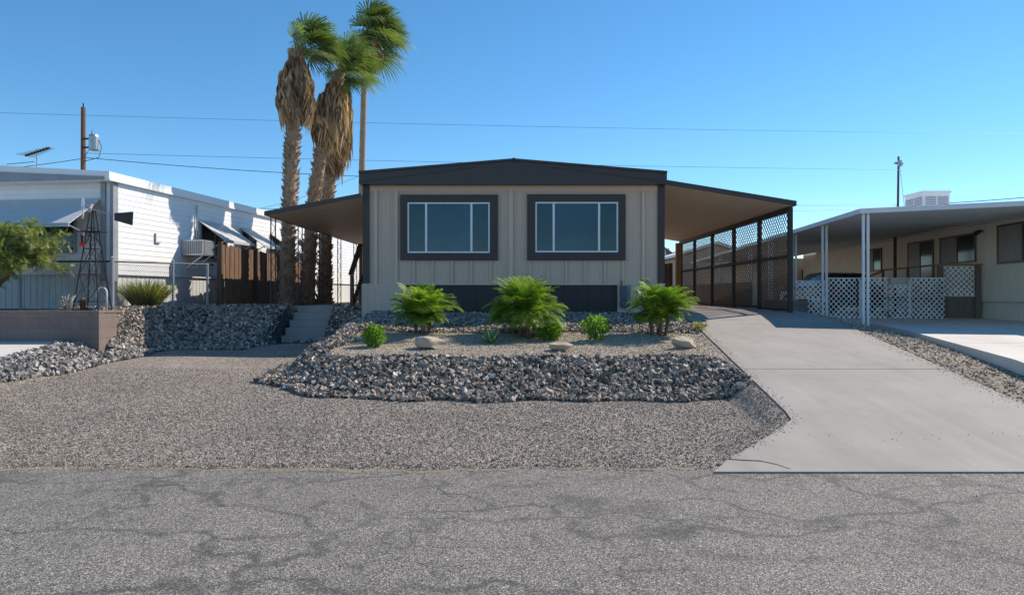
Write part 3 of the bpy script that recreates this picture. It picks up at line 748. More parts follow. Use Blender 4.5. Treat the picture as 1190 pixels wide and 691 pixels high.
# ------------------------------------------------------------------ left neighbour
LA = math.radians(-7.4); LT = Matrix.Translation((-9.0, 15.2, 0)) @ Matrix.Rotation(LA, 4, 'Z')
LH = thing('mobile_home', (-9.0, 15.2, 1.27), 'white lap sided mobile home left of the wooden fence', 'house', LA)
zt = 4.12; zsk = 2.3
b = MB(LT); b.box(-7.5, .25, zsk-.25, 0, 17, zt); b.build('wall', M['lnwall'], LH)
b = MB(LT); b.box(-7.4, .32, 1.2, -.06, 16.9, zsk-.252); b.m = [1 if i in (2, 4) else 0 for i in range(6)]; b.build('skirting', [M['lnskirt'], M['lnskirtf']], LH)
b = MB(LT)   # low gable roof with deep white edge metal
pr = [(-7.65,-.1,zt+.0), (.07,-.1,zt+.0), (.07,-.1,zt+.20), (-3.5,-.1,zt+.46), (-7.65,-.1,zt+.20)]
b.prism(pr, (0, 17.3, 0)); b.build('roof', M['white'], LH)
b = MB(LT); b.prism([(-7.5,-.106,zt+.02),(-.05,-.106,zt+.02),(-.05,-.106,zt+.09),(-3.5,-.106,zt+.30),(-7.5,-.106,zt+.09)], (0, -.02, 0)); b.build('gable_panel', M['grey'], LH)
b = MB(LT); b.box(.0705,-.1,zt+.0,.085,17.2,zt+.05); b.build('gutter', M['white'], LH)
b = MB(LT); b.box(-.30,.10,1.9,-.19,.249,zt-.001); b.box(-.06,.10,1.9,.012,.26,zt-.001); b.build('corner_trim', M['grey'], LH)
b = MB(LT); b.box(-.185,.14,1.9,-.10,.248,zt-.001); b.build('downspout', M['whitep'], LH)
# front windows and their awning
wf = MB(LT); wf.box(-4.2,.20,2.55,-1.0,.249,2.62); wf.box(-4.2,.20,3.35,-1.0,.249,3.42)
for x in (-4.2, -3.2, -2.15, -1.06): wf.box(x,.20,2.621,x+.06,.249,3.349)
wn = wf.build('window', M['grey'], LH)
for xa, xb in ((-4.14,-3.2),(-3.14,-2.15),(-2.09,-1.06)):
    p = MB(LT); p.box(xa+.001,.225,2.622,xb-.001,.248,3.348); p.build('pane', M['glassd'], wn)
b = MB(LT); b.prism([(-4.8,.22,3.80),(-.42,.22,3.80),(-.42,.22,3.78),(-4.8,.22,3.78)], (0,0,.001)) if False else None
b = MB(LT); b.hexa([(-4.8,-.75,3.10),(-.35,-.75,3.10),(-.35,.22,3.76),(-4.8,.22,3.76)], [(-4.8,-.75,3.125),(-.35,-.75,3.125),(-.35,.22,3.785),(-4.8,.22,3.785)])
b.box(-4.8,-.77,3.04,-.35,-.752,3.125); aw = b.build('window_awning', M['awnf'], LH)
for x in (-4.7,-2.5,-.42):
    b = MB(LT); b.bar((x,-.74,3.1),(x,.24,2.8),.025); b.build('brace', M['galv'], aw)
# side windows with awnings, cooler
for t0, t1 in ((3.35,4.9),(5.5,6.6),(7.4,8.6),(9.6,10.8)):
    wn = MB(LT); wn.box(.001,t0+.1,2.55,.03,t1-.1,2.60); wn.box(.001,t0+.1,3.5,.03,t1-.1,3.55); wn.box(.001,t0+.1,2.601,.03,t0+.15,3.499); wn.box(.001,t1-.15,2.601,.03,t1-.1,3.499); wn.box(.001,(t0+t1)/2-.02,2.601,.028,(t0+t1)/2+.02,3.499)
    wn = wn.build('window', M['grey'], LH)
    p = MB(LT); p.box(.0015,t0+.151,2.602,.015,t1-.151,3.498); p.build('pane', M['glassd'], wn)
    b = MB(LT); b.hexa([(.002,t0,3.60),(.78,t0,3.05),(.78,t1,3.05),(.002,t1,3.60)], [(.002,t0,3.625),(.78,t0,3.075),(.78,t1,3.075),(.002,t1,3.625)])
    b.box(.781,t0,3.0,.80,t1,3.075); aw = b.build('window_awning', M['awn'], LH)
    for t in (t0+.03, t1-.03):
        b = MB(LT); b.bar((.77,t,3.05),(.03,t,2.65),.025); b.build('brace', M['whitep'], aw)
b = MB(LT); b.bar((.02,1.55,3.1),(.02,1.55,2.86),.03); b.bar((.02,1.55,2.87),(.02,1.72,2.87),.03); b.build('pipe', M['grey'], LH)
b = MB(LT); b.box(.03,3.22,3.0,.06,3.25,4.0); b.build('conduit', M['galv'], LH)
cl = thing('window_cooler', tuple(LT @ Vector((.3,2.9,2.6))), 'beige window air conditioner sticking out of the white neighbour house', 'air conditioner', LA)
b = MB(LT); b.box(.02,2.6,2.62,.62,3.15,3.02); b.build('body', M['galv'], cl)
b = MB(LT)
for k in range(9): b.box(.06+.06*k,2.585,2.66,.09+.06*k,2.599,2.98)
for k in range(6): b.box(.621,2.66,2.66+.06*k,.632,3.09,2.69+.06*k)
b.build('grille', M['grey'], cl)
for t in (2.7,3.05):
    b = MB(LT); b.bar((.55,t,2.61),(.02,t,2.25),.03); b.build('bracket', M['whitep'], cl)
# TV antenna on its roof
an = thing('tv_antenna', tuple(LT @ Vector((-3.0,4.5,zt+.45))), 'thin tv antenna on the roof of the white mobile home', 'antenna')
ax_, ay_ = wx(43, 20), 20
b = MB(); b.tube([(ax_, ay_, 4.4), (ax_, ay_, wz(173, 20))], .015, 6); b.build('mast', M['grey'], an)
b = MB(); b.bar((wx(30,20), ay_, wz(181,20)), (wx(58,20), ay_, wz(172,20)), .06)
for k in range(9):
    t = k/8; p = Vector((wx(30,20), ay_, wz(181,20))).lerp(Vector((wx(58,20), ay_, wz(172,20))), t); L_ = .26-.14*t
    b.bar(p-Vector((L_*.35, L_, 0)), p+Vector((L_*.35, L_, 0)), .014)
b.bar((wx(8,20), ay_, wz(191,20)), (wx(40,20), ay_, wz(188,20)), .016)
b.build('array', M['iron'], an)

# block planter
PL = thing('block_planter', (-10, 13.4, .55), 'grey brown block planter wall before the white mobile home', 'planter')
b = MB(); b.box(-13.5, 13.15, .45, -7.99, 13.33, 1.24); b.build('wall', M['block'], PL)
b = MB(); b.box(-8.19, 13.332, .5, -7.995, 13.75, 1.24); b.build('wall', M['block'], PL)
b = MB(); b.box(-13.5, 13.14, 1.241, -7.98, 13.35, 1.285); b.box(-8.2, 13.352, 1.241, -7.98, 13.76, 1.285); b.build('cap', M['block'], PL)

# chain link fence
CF = thing('chain_link_fence', (-8.6, 14.45, 1.2), 'dark chain link fence on steel posts behind the block planter', 'fence')
fa, fb, fc = Vector((-12.6, 14.75, 1.26)), Vector((-8.5, 14.45, 1.26)), Vector((-7.5, 17.05, 1.30))
hf = 1.04
def chain(A, B):
    d = (B-A); L_ = math.hypot(d.x, d.y); u = Vector((d.x/L_, d.y/L_, 0)); b = MB(); sp = .055
    n = int((L_+hf)/sp)
    for sg in (1, -1):
        for k in range(n):
            c = -hf+k*sp if sg > 0 else k*sp
            t0, t1 = (max(0, -c), min(hf-.04, L_-c)) if sg > 0 else (max(0, c-L_), min(hf-.04, c))
            if t1-t0 < .03: continue
            b.tube([A+u*(c+sg*t0)+Vector((0,0,t0+.02)), A+u*(c+sg*t1)+Vector((0,0,t1+.02))], .0026, 3, False)
    return b
chain(fa, fb).build('mesh', M['iron'], CF); chain(fb, fc).build('mesh', M['iron'], CF)
for A, B in ((fa, fb), (fb, fc)):
    b = MB(); b.tube([A+Vector((0,0,hf)), B+Vector((0,0,hf))], .021, 8); b.build('rail', M['iron'], CF)
for p, r_, h_ in ((fa.lerp(fb, .02),.03,1.08),(fb.lerp(fa,.5),.024,1.04),(fb,.042,1.12),(fb.lerp(fc,.56),.028,1.1),(fb.lerp(fc,.93),.03,1.04)):
    b = MB(); b.tube([p-Vector((0,0,.3)), p+Vector((0,0,h_))], r_, 10); b.tube([p+Vector((0,0,h_)), p+Vector((0,0,h_+.03))], [r_*1.2, r_*.4], 10); b.build('post', M['grey'], CF)

# brown board fence running back beside the palms
BF = thing('board_fence', (-7.4, 17.1, 1.3), 'weathered brown board fence running back beside the palm trunks', 'fence')
b = MB(); y = 17.1; k = 0
rr = random.Random(3)
while y < 25.2:
    h = 2.86+rr.uniform(-.03, .03)-.006*(y-17); lean = -.10*max(0, 1-(y-17.1)/1.2)
    bw = .14; x = -7.42+.012*(k % 2)+rr.uniform(-.004,.004)
    b.hexa([(x,y+lean,1.15),(x+.02,y+lean,1.15),(x+.02,y+lean+bw-.006,1.15),(x,y+lean+bw-.006,1.15)], [(x,y,h),(x+.02,y,h),(x+.02,y+bw-.006,h),(x,y+bw-.006,h)])
    y += bw; k += 1
b.build('board_panel', M['wood'], BF)
for z in (1.7, 2.5):
    b = MB(); b.box(-7.50, 17.15, z, -7.43, 25.2, z+.09); b.build('rail', M['woodd'], BF)
for y in (17.05, 19.45, 21.9, 24.3):
    b = MB(); b.box(-7.385, y, 1.2, -7.30, y+.09, 2.93-.006*(y-17)); b.build('post', M['woodd'], BF)

# windmill ornament
wxp = wx(108, 13.85); WMl = thing('garden_windmill', (wxp, 13.85, 1.27), 'dark ornamental garden windmill with tail vane in the block planter', 'windmill')
ztw = wz(243, 13.85)
for sx_, sy_ in ((-1,-1),(1,-1),(1,1),(-1,1)):
    b = MB(); b.tube([(wxp+sx_*.26, 13.85+sy_*.24, 1.2), (wxp+sx_*.03, 13.85+sy_*.03, ztw)], .013, 6); b.build('leg', M['iron'], WMl)
b = MB()
def lg(t, s1, s2): return Vector((wxp+s1*(.26-.23*t), 13.85+s2*(.24-.21*t), 1.2+(ztw-1.2)*t))
cs = [(-1,-1),(1,-1),(1,1),(-1,1)]
for q, t in enumerate((.12, .38, .62, .82)):
    for k in range(4): b.bar(lg(t, *cs[k]), lg(t, *cs[(k+1) % 4]), .012)
for t0, t1 in ((.12,.38),(.38,.62),(.62,.82)):
    for k in range(4):
        b.bar(lg(t0, *cs[k]), lg(t1, *cs[(k+1) % 4]), .008); b.bar(lg(t1, *cs[k]), lg(t0, *cs[(k+1) % 4]), .008)
b.box(wxp-.22, 13.7, lg(.78,1,1).z, wxp+.22, 14.0, lg(.78,1,1).z+.02)
b.build('bracing', M['iron'], WMl)
hub = Vector((wxp-.02, 13.75, ztw+.0))
b = MB(); b.tube([hub+Vector((0,0,-.06)), hub+Vector((.0,.1,.09))], .035, 8); b.bar(hub, (wx(134,13.85), 13.85, wz(250,13.85)), .018); b.build('head', M['grey'], WMl)
b = MB(); A_ = [(133,247.5),(155,246),(154,262),(133,256)]
b.prism([(wx(p,13.86), 13.86, wz(q,13.86)) for p, q in A_], (0,.012,0)); b.build('tail_vane', M['iron'], WMl)
hd = Vector((-.75, -.65, 0)).normalized(); side = hd.cross(Vector((0,0,1)))
for k in range(12):
    a = 2*math.pi*k/12; rd = side*math.cos(a)+Vector((0,0,1))*math.sin(a); tn = side*-math.sin(a)+Vector((0,0,1))*math.cos(a)
    c0 = hub+hd*.10
    b = MB(); b.prism([c0+rd*.05-tn*.01, c0+rd*.21-tn*.035+hd*.01, c0+rd*.21+tn*.035-hd*.01, c0+rd*.05+tn*.01], hd*.004)
    bl = b.build('blade', M['whitep'], WMl)
# hummingbird feeder
hfx = wx(95.5, 13.6)
FD = thing('bird_feeder', (hfx, 13.6, wz(284,13.6)), 'small red hanging bird feeder beside the windmill', 'bird feeder')
M['red'] = simple('red plastic', (.55,.03,.025), .35, .05)
b = MB(); b.tube([(hfx,13.6,wz(286,13.6)),(hfx,13.6,wz(283.5,13.6)),(hfx,13.6,wz(281,13.6))], [.05,.06,.025], 14); b.build('tray', M['red'], FD)
b = MB(); b.tube([(hfx,13.6,wz(281,13.6)),(hfx,13.6,wz(273.5,13.6))], [.02,.032], 12); b.build('bottle', M['glassd'], FD)
b = MB(); b.tube([(hfx,13.6,wz(273.5,13.6)),(hfx,13.6,wz(271.5,13.6))], [.036,.02], 12); b.build('cap', M['red'], FD)
b = MB(); b.tube([(hfx,13.6,wz(271.5,13.6)),(wx(96,13.7),13.7,wz(240,13.7))], .003, 4); b.tube([(wx(96,13.7),13.7,wz(240,13.7)),(wxp-.01,13.82,wz(242,13.8))], .006, 5); b.build('hanger', M['iron'], FD)
# white bent pipe
ppx = wx(118.5, 13.9); b = MB(); pp = [(ppx+.10,13.9,1.2),(ppx+.10,13.9,1.62)]+[(ppx+.10*math.cos(a), 13.9, 1.64+.10*math.sin(a)) for a in np.linspace(0, math.pi, 9)]+[(ppx-.10,13.9,1.5)]
b.tube(pp, .017, 8); tag(b.build('vent_pipe', M['whitep'], smooth=True), 'white gooseneck pipe rising beside the windmill foot', 'pipe')
# driftwood / root ornament
rr = random.Random(5); dx_, dy_ = wx(79, 13.5), 13.5; b = MB()
for k in range(13):
    a = rr.uniform(0, 6.28); r = rr.uniform(.08, .2); p0 = Vector((dx_+rr.uniform(-.04,.04), dy_+rr.uniform(-.04,.04), 1.27)); p1 = p0+Vector((math.cos(a)*r*.6, math.sin(a)*r*.4, rr.uniform(.1,.22))); p2 = p1+Vector((rr.uniform(-.12,.12), rr.uniform(-.06,.06), rr.uniform(-.05,.2)))
    b.tube([p0, p1, p2], [.022,.018,.008], 6)
M['drift'] = wood('bleached driftwood', (.35,.26,.17), (.6,.5,.38))
tag(b.build('driftwood', M['drift'], smooth=True), 'bleached twisted driftwood root on the planter beside the windmill', 'driftwood')
lx_ = wx(96.5, 13.8); b = MB(); b.tube([(lx_,13.8,1.25),(lx_,13.8,1.45),(lx_,13.8,1.46),(lx_,13.8,1.53)], [.05,.06,.085,.03], 12)
tag(b.build('clay_urn', M['bark2'], smooth=True), 'small brown urn between the driftwood and the windmill', 'urn')

# ------------------------------------------------------------------ right neighbour
RA = math.radians(-6.2); RTm = Matrix.Translation((13.2, 19.3, 0)) @ Matrix.Rotation(RA, 4, 'Z')
RH = thing('mobile_home', (13.2, 19.3, .9), 'cream ribbed mobile home behind the white lattice on the right', 'house', RA)
b = MB(RTm); b.box(0,-5.3,1.42,4.3,16,3.70); b.build('wall', M['rnwall'], RH)
b = MB(RTm); b.box(.03,-5.25,.6,4.25,13.9,1.385); b.build('skirting', M['rnwall'], RH)
b = MB(RTm); b.box(-.03,-5.3,1.386,.02,14,1.419); b.build('ledge', M['rntrim'], RH)
b = MB(RTm); b.prism([(-.12,-5.5,3.701),(4.4,-5.5,3.701),(4.4,-5.5,3.86),(2.2,-5.5,4.0),(-.12,-5.5,3.86)], (0,19.6,0)); b.build('roof', M['whitep'], RH)
b = MB(RTm); b.box(-.02,-4,3.56,-.001,13.9,3.64); b.build('fascia', M['rntrim'], RH)
def rnwin(t0, t1, z0, z1, door=False):
    w_ = MB(RTm); e = .05
    w_.box(-.04,t0,z0,-.001,t1,z0+e); w_.box(-.04,t0,z1-e,-.001,t1,z1); w_.box(-.04,t0,z0+e+.0005,-.001,t0+e,z1-e-.0005); w_.box(-.04,t1-e,z0+e+.0005,-.001,t1,z1-e-.0005)
    w_.box(-.036,(t0+t1)/2-.025,z0+e+.0005,-.001,(t0+t1)/2+.025,z1-e-.0005)
    w_ = w_.build('window', M['bronze'], RH)
    p = MB(RTm); p.box(-.02,t0+e,z0+e,-.002,(t0+t1)/2-.026,z1-e); p.build('pane', M['glassd'], w_)
    p = MB(RTm); p.box(-.024,(t0+t1)/2+.026,z0+e,-.002,t1-e,z1-e); p.build('pane', M['blind'], w_)
M['blind'] = siding('window blinds behind glass', (.30,.29,.26), 2, .05, .3, .01, .35)
rnwin(-3.0,-.83,2.42,3.46); rnwin(.2,2.2,2.53,3.37); rnwin(2.62,4.37,1.62,3.37); rnwin(6.5,7.97,2.5,3.37)
b = MB(RTm); b.bar((-.02,-.15,3.38),(-.14,-.2,3.36),.04); b.tube([(-.14,-.24,3.37),(-.14,-.05,3.33)], [.045,.07], 8); b.build('spotlight', M['iron'], RH)
# carport of the neighbour
RC = thing('carport', (8.2, 15.9, .9), 'white flat carport on paired posts before the cream mobile home', 'carport', RA)
def rl(X, Y, z): return RTm.inverted() @ Vector((X, Y, z))
c0 = rl(7.85, 15.45, 0); ox = c0.x; oy = c0.y
b = MB(RTm); b.hexa([(ox,oy-.05,3.44),(-.125,oy-.05,3.62),(-.125,21,3.62),(ox,21,3.44)], [(ox,oy-.05,3.49),(-.125,oy-.05,3.695),(-.125,21,3.695),(ox,21,3.49)]); b.build('roof', M['rnsoffit'], RC)
b = MB(RTm); b.hexa([(ox-.05,oy-.10,3.42),(.0,oy-.10,3.60),(.0,oy-.052,3.60),(ox-.05,oy-.052,3.42)], [(ox-.05,oy-.10,3.53),(.0,oy-.10,3.71),(.0,oy-.052,3.71),(ox-.05,oy-.052,3.53)])
b.box(ox-.05,oy-.051,3.42,ox-.002,21,3.53); b.build('fascia', M['whitep'], RC)
for ly in (oy+.02, oy+2.72, oy+5.4, oy+8.1, oy+11, oy+14, oy+17):
    for dx in (0, .1):
        b = MB(RTm); b.box(ox+.05+dx,ly,.80,ox+.10+dx,ly+.05,3.44); b.build('post', M['whitep'], RC)
# evaporative cooler
EV = thing('rooftop_cooler', tuple(RTm @ Vector((.2,2.6,3.9))), 'white louvred evaporative cooler on the roof of the cream mobile home', 'cooler', RA)
cX0, cX1 = wx(1073, 20.2), wx(1103.5, 20.2)
b = MB(); b.box(cX0-.01,20.2,3.85,cX1,21.15,4.60); b.build('cabinet', M['white'], EV)
b = MB(); b.prism([(cX0-.04,20.17,4.601),(cX1+.03,20.17,4.601),(cX1+.03,21.19,4.601),(cX0-.04,21.19,4.601)], (0,0,.06)); b.build('lid', M['white'], EV)
b = MB()
for q in range(2):
    xa = cX0+.06+q*.36; n = 6
    for k in range(8): b.box(xa, 20.185, 4.02+.062*k, xa+.30, 20.199, 4.05+.062*k)
for q in range(2):
    ya = 20.26+q*.44
    for k in range(8): b.box(cX0-.026, ya, 4.02+.062*k, cX0-.011, ya+.38, 4.05+.062*k)
b.build('louvre', M['grey'], EV)

# white lattice fence
WF = thing('lattice_fence', (10.5, 19.2, .9), 'white diagonal lattice fence across the neighbour carport', 'fence')
def panel(p0, p1, py0, py1, Y):
    b = MB(); xa, xb = wx(p0, Y), wx(p1, Y); z1_, z0_ = wz(py0, Y), wz(py1, Y)
    lattice(b, (xa, Y, z0_), (1,0,0), (0,0,1), xb-xa, z1_-z0_, .15, .040, .008, (0,-1,0))
    b.box(xa, Y-.02, z1_-.02, xb, Y+.0, z1_); b.box(xa, Y-.02, z0_, xb, Y+.0, z0_+.02)
    b.build('lattice_panel', M['wlattice'], WF)
panel(961.5, 996, 322.5, 371.5, 19.2); panel(1003.5, 1032, 322.5, 371.5, 19.2); panel(1032.2, 1057, 331, 371.5, 19.2); panel(1057.2, 1098, 322.5, 371.5, 19.2)
panel(938, 961, 347, 371, 19.0); panel(924, 960.5, 326, 347, 19.25); panel(996.2, 1003.3, 322.5, 371.5, 19.2)
for p in (961, 1000, 1057):
    b = MB(); b.box(wx(p,19.22)-.03, 19.21, .85, wx(p,19.22)+.03, 19.26, 2.02); b.build('post', M['whitep'], WF)
b = MB(); b.box(wx(921,19.35), 19.3, .9, wx(940,19.35), 21.5, wz(349,19.35)); tag(b.build('block_pier', M['blockg']), 'short grey block wall under the left end of the white lattice', 'wall')
# planter box / basket in the fence gap
b = MB(); b.box(wx(1033,19.45), 19.35, wz(334,19.4), wx(1057,19.45), 19.55, wz(322.5,19.4)); tag(b.build('air_vent_box', M['rntrim']), 'tan box showing above the lowered panel of the white lattice', 'box')
# porch deck
DK = thing('porch_deck', tuple(RTm @ Vector((-.5,.6,.9))), 'brown wooden porch deck with white lattice rail beside the cream house', 'deck', RA)
b = MB(RTm); b.box(-1.15,-.05,1.46,-.05,3.6,1.52); b.build('floor', M['deck'], DK)
b = MB(RTm); b.box(-1.1,-.04,.85,-.06,-.02,1.458); b.build('skirt_board', M['deck'], DK)
for lx in (-1.12, -.12):
    b = MB(RTm); b.box(lx-.07,-.12,.85,lx+.07,-.052,2.42); b.build('post', M['deck'], DK)
b = MB(RTm); b.box(-1.25,-.14,2.421,0.0,-.02,2.46); b.build('rail', M['woodo'], DK)
b = MB(RTm); lattice(b, (-1.04,-.09,1.55), (1,0,0), (0,0,1), .84, .84, .15, .040, .008, (0,-1,0))
b.T = None
b.build('lattice_panel', M['wlattice'], DK) if False else None
b = MB(); o_ = RTm @ Vector((-1.04,-.09,1.55)); ux = (RTm.to_3x3() @ Vector((1,0,0))); ny_ = (RTm.to_3x3() @ Vector((0,-1,0)))
lattice(b, o_, ux, (0,0,1), .84, .84, .15, .040, .008, ny_); b.build('lattice_panel', M['wlattice'], DK)
b = MB(RTm); b.bar((-1.15,-.1,2.44),(-1.15,3.6,2.42),.05); b.bar((-1.15,3.6,2.40),(-1.2,7.2,1.85),.05); b.build('handrail', M['woodo'], DK)
for ly, z0_, z1_ in ((1.8,.9,2.4),(3.6,.9,2.4),(5.4,.9,2.1),(7.1,.9,1.85)):
    b = MB(RTm); b.box(-1.18,ly-.03,z0_,-1.12,ly+.03,z1_); b.build('post', M['deck'], DK)
b = MB(); b.tube([(wx(1040,22.6),22.6,.95),(wx(1040,22.6),22.6,3.5)], .05, 8); tag(b.build('support_pole', M['woodd']), 'dark thin pole under the neighbour carport beside the handrail', 'pole')

# parked car behind the lattice
M['carp'] = simple('black car paint', (.012,.013,.016), .22, .1); M['carp'].node_tree.nodes['Principled BSDF'].inputs['Coat Weight'].default_value = .8
M['rubber'] = simple('tyre rubber', (.02,.02,.02), .85, .1)
CA = thing('parked_car', (11.2, 23, .95), 'dark parked car with red tail lights behind the white lattice', 'car')
def loft(secs, name, mat):
    b = MB(); R = [b.av(s_) for s_ in secs]; n = len(secs[0])
    for q in range(len(R)-1):
        for k in range(n): b.face([R[q]+k, R[q]+(k+1) % n, R[q+1]+(k+1) % n, R[q+1]+k])
    b.face([R[0]+k for k in range(n)][::-1]); b.face([R[-1]+k for k in range(n)])
    return b.build(name, mat, CA, smooth=False)
def sec(y, hw, z0, z1, cx_=11.1): return [(cx_-hw*.93,y,z0),(cx_+hw*.93,y,z0),(cx_+hw,y,z0+.2),(cx_+hw,y,z1-.14),(cx_+hw*.9,y,z1),(cx_-hw*.9,y,z1),(cx_-hw,y,z1-.14),(cx_-hw,y,z0+.2)]
loft([sec(22.0,.80,1.28,1.80), sec(22.12,.88,1.2,1.88), sec(23,.91,1.16,1.92), sec(25,.91,1.16,1.90), sec(26.2,.88,1.2,1.82), sec(26.5,.75,1.28,1.66)], 'body', M['carp'])
def sc2(y, hw0, hw1, z0, z1): return [(11.1-hw0,y,z0),(11.1+hw0,y,z0),(11.1+hw1,y,z1-.06),(11.1+hw1*.85,y,z1),(11.1-hw1*.85,y,z1),(11.1-hw1,y,z1-.06)]
loft([sc2(22.15,.80,.78,1.885,1.91), sc2(22.8,.82,.66,1.9,2.30), sc2(23.4,.83,.68,1.9,2.36), sc2(24.3,.83,.67,1.9,2.33), sc2(25.2,.80,.72,1.88,1.93)], 'cabin', M['carp'])
b = MB(); b.poly([(11.1-.70,22.22,1.95),(11.1+.70,22.22,1.95),(11.1+.60,22.76,2.285),(11.1-.60,22.76,2.285)]); b.v = [(x,y-.012,z+.012) for x,y,z in b.v]; b.build('rear_window', M['glassd'], CA)
for s_ in (-1, 1):
    b = MB(); b.box(11.1+s_*.70-.13,21.985,1.60,11.1+s_*.70+.13,22.06,1.75); b.build('tail_light', M['red'], CA)
    for y in (22.9, 25.5):
        b = MB(); b.tube([(11.1+s_*.93,y,1.27),(11.1+s_*.72,y,1.27)], .32, 18); wh = b.build('wheel', M['rubber'], CA)
        b = MB(); b.tube([(11.1+s_*.938,y,1.27),(11.1+s_*.931,y,1.27)], .2, 12); b.build('rim', M['galv'], wh)

# far house on the right, block wall along the boundary
FH = thing('house', (17, 38, .95), 'far tan house with blue grey roof seen past the neighbour carport', 'house')
M['tan'] = simple('tan stucco', (.55,.44,.30), .8, .08); M['bluer'] = siding('blue grey roofing', (.22,.30,.42), 0, .4, .06, .01)
b = MB(); b.box(13, 36, .9, 19.5, 44, 3.5); b.build('wall', M['tan'], FH)
b = MB(); b.prism([(12.5,35.6,3.3),(19.9,35.6,4.7),(19.9,35.6,4.85),(12.5,35.6,3.45)], (0,8.8,0)); b.build('roof', M['bluer'], FH)
b = MB(); b.box(15.2,35.96,1.9,16.3,35.998,2.9); b.build('window', M['glassd'], FH)
b = MB(); b.box(7.35, 21.6, .9, 7.55, 33, 2.0); tag(b.build('boundary_wall', M['block']), 'low brown block wall along the boundary behind the carport lattice', 'wall')

SHD = thing('house', (wx(828,46), 46, .95), 'far pale gable roofed building seen through the dark carport lattice', 'house')
gxa, gxb = wx(792,46), wx(872,46); b = MB(); b.prism([(gxa,46,.8),(gxb,46,.8),(gxb,46,wz(298,46)),((gxa+gxb)/2,46,wz(285,46)),(gxa,46,wz(298,46))], (0,9,0)); b.build('wall', M['tan'], SHD)
b = MB(); m_ = (gxa+gxb)/2
for xe in (gxa-.5, gxb+.5): b.hexa([(xe,45.6,wz(299,46)),(m_,45.6,wz(284,46)),(m_,55.5,wz(284,46)),(xe,55.5,wz(299,46))], [(xe,45.6,wz(299,46)+.18),(m_,45.6,wz(284,46)+.18),(m_,55.5,wz(284,46)+.18),(xe,55.5,wz(299,46)+.18)])
b.build('roof', M['rnsoffit'], SHD)
# hills far off
def hill(x0_, x1_, Y, h, seed, name='hills'):
    r = random.Random(seed); n = 50; b = MB(); top = []
    for k in range(n+1):
        t = k/n; z = h*math.sin(math.pi*t)**.8*(1+.18*math.sin(t*9+seed)+.1*math.sin(t*23+seed))+r.uniform(-1,1)*h*.03
        top.append(max(0, z))
    rows = 8; R = []
    for q in range(rows):
        f = q/(rows-1); R.append(b.av([(x0_+(x1_-x0_)*k/n, Y+f*Y*.25+10*math.sin(k*1.3+q), top[k]*math.sin(f*math.pi/2)*(1+.08*math.sin(k*2.1+q*1.7))) for k in range(n+1)]))
    for q in range(rows-1):
        for k in range(n): b.face([R[q]+k, R[q]+k+1, R[q+1]+k+1, R[q+1]+k])
    lo = b.av([(x0_+(x1_-x0_)*k/n, Y*1.6, 0) for k in range(n+1)])
    for k in range(n): b.face([R[-1]+k, R[-1]+k+1, lo+k+1, lo+k])
    tag(b.build(name, M['hill'], loc=(0,0,0)), kind='structure')
M['hill'] = simple('desert hill', (.24,.19,.18), .95, .25, .02, bmp=.3)
hill(70, 260, 700, 56, 2); hill(-900, -150, 1300, 45, 4)
hill(-900, 900, -1100, 70, 8)  # unseen range added behind the camera to darken the foot of window reflections

# ------------------------------------------------------------------ utility poles and wires
UP = thing('utility_pole', (wx(97,35), 35, 1.2), 'brown wooden utility pole with a grey transformer behind the white mobile home', 'utility pole')
px_ = wx(97, 35); b = MB(); b.tube([(px_,35,0.8),(px_,35,wz(125,35))], [.16,.11], 10); b.build('pole', M['pole'], UP)
b = MB(); tx = wx(109.5,34.8); b.tube([(tx,34.8,wz(176,35)),(tx,34.8,wz(175,35)),(tx,34.8,wz(160,35)),(tx,34.8,wz(158,35))], [.2,.24,.24,.2], 14); b.tube([(tx-.1,34.8,wz(158,35)),(tx-.1,34.8,wz(152,35))], [.05,.02], 6); b.build('transformer', M['galv'], UP)
b = MB(); b.bar((px_,34.9,wz(162,35)),(tx,34.85,wz(162,35)),.08); b.bar((px_,34.9,wz(172,35)),(tx,34.85,wz(172,35)),.08); b.tube([(px_,35,wz(125,35)),(px_,35,wz(120,35))],.03,6); b.build('bracket', M['iron'], UP)
b = MB()
def cat(A, B, sag, n=14): A = Vector(A); B = Vector(B); return [A.lerp(B, k/n)-Vector((0,0,sag*4*(k/n)*(1-k/n))) for k in range(n+1)]
b.tube(cat((tx+.15,34.8,wz(158,35)), (px_+.1,34.9,wz(185,35)), -.0), .015, 4); b.tube([(tx+.2,34.8,wz(162,35)),(tx+.38,34.8,wz(172,35)),(tx+.25,34.8,wz(184,35)),(px_+.1,34.9,wz(188,35))], .018, 4); b.build('leads', M['iron'], UP)
UP2 = thing('utility_pole', (wx(1043,70), 70, 1), 'thin distant utility pole above the neighbour carport roof', 'utility pole')
b = MB(); q_ = wx(1042, 70); b.tube([(q_,70,.5),(wx(1044,70),70,wz(182,70))], [.15,.1], 8); b.build('pole', M['pole'], UP2)
b = MB(); b.bar((wx(1039.5,70),70,wz(189.5,70)),(wx(1049,70),70,wz(190.5,70)),.16,.2); b.tube([(wx(1044,70),69.8,wz(194,70)),(wx(1044,70),69.8,wz(187,70))], .22, 8); b.build('crossarm', M['galv'], UP2)
b = MB(); b.tube([(wx(1045,70),69.9,wz(195,70)),(wx(1050,70),69.9,wz(240,70))], .02, 4); b.build('guy_wire', M['iron'], UP2)
def wire(label, p0, Y0, p1, Y1, sag, r=.011):
    b = MB(); b.tube(cat((wx(p0[0],Y0),Y0,wz(p0[1],Y0)), (wx(p1[0],Y1),Y1,wz(p1[1],Y1)), sag, 24), r, 4)
    tag(b.build('power_line', M['iron']), label, 'power line', 'power lines across the sky')
wire('highest power line crossing the whole sky behind the palms', (-250,123), 35, (1500,157), 42, .35, .0075)
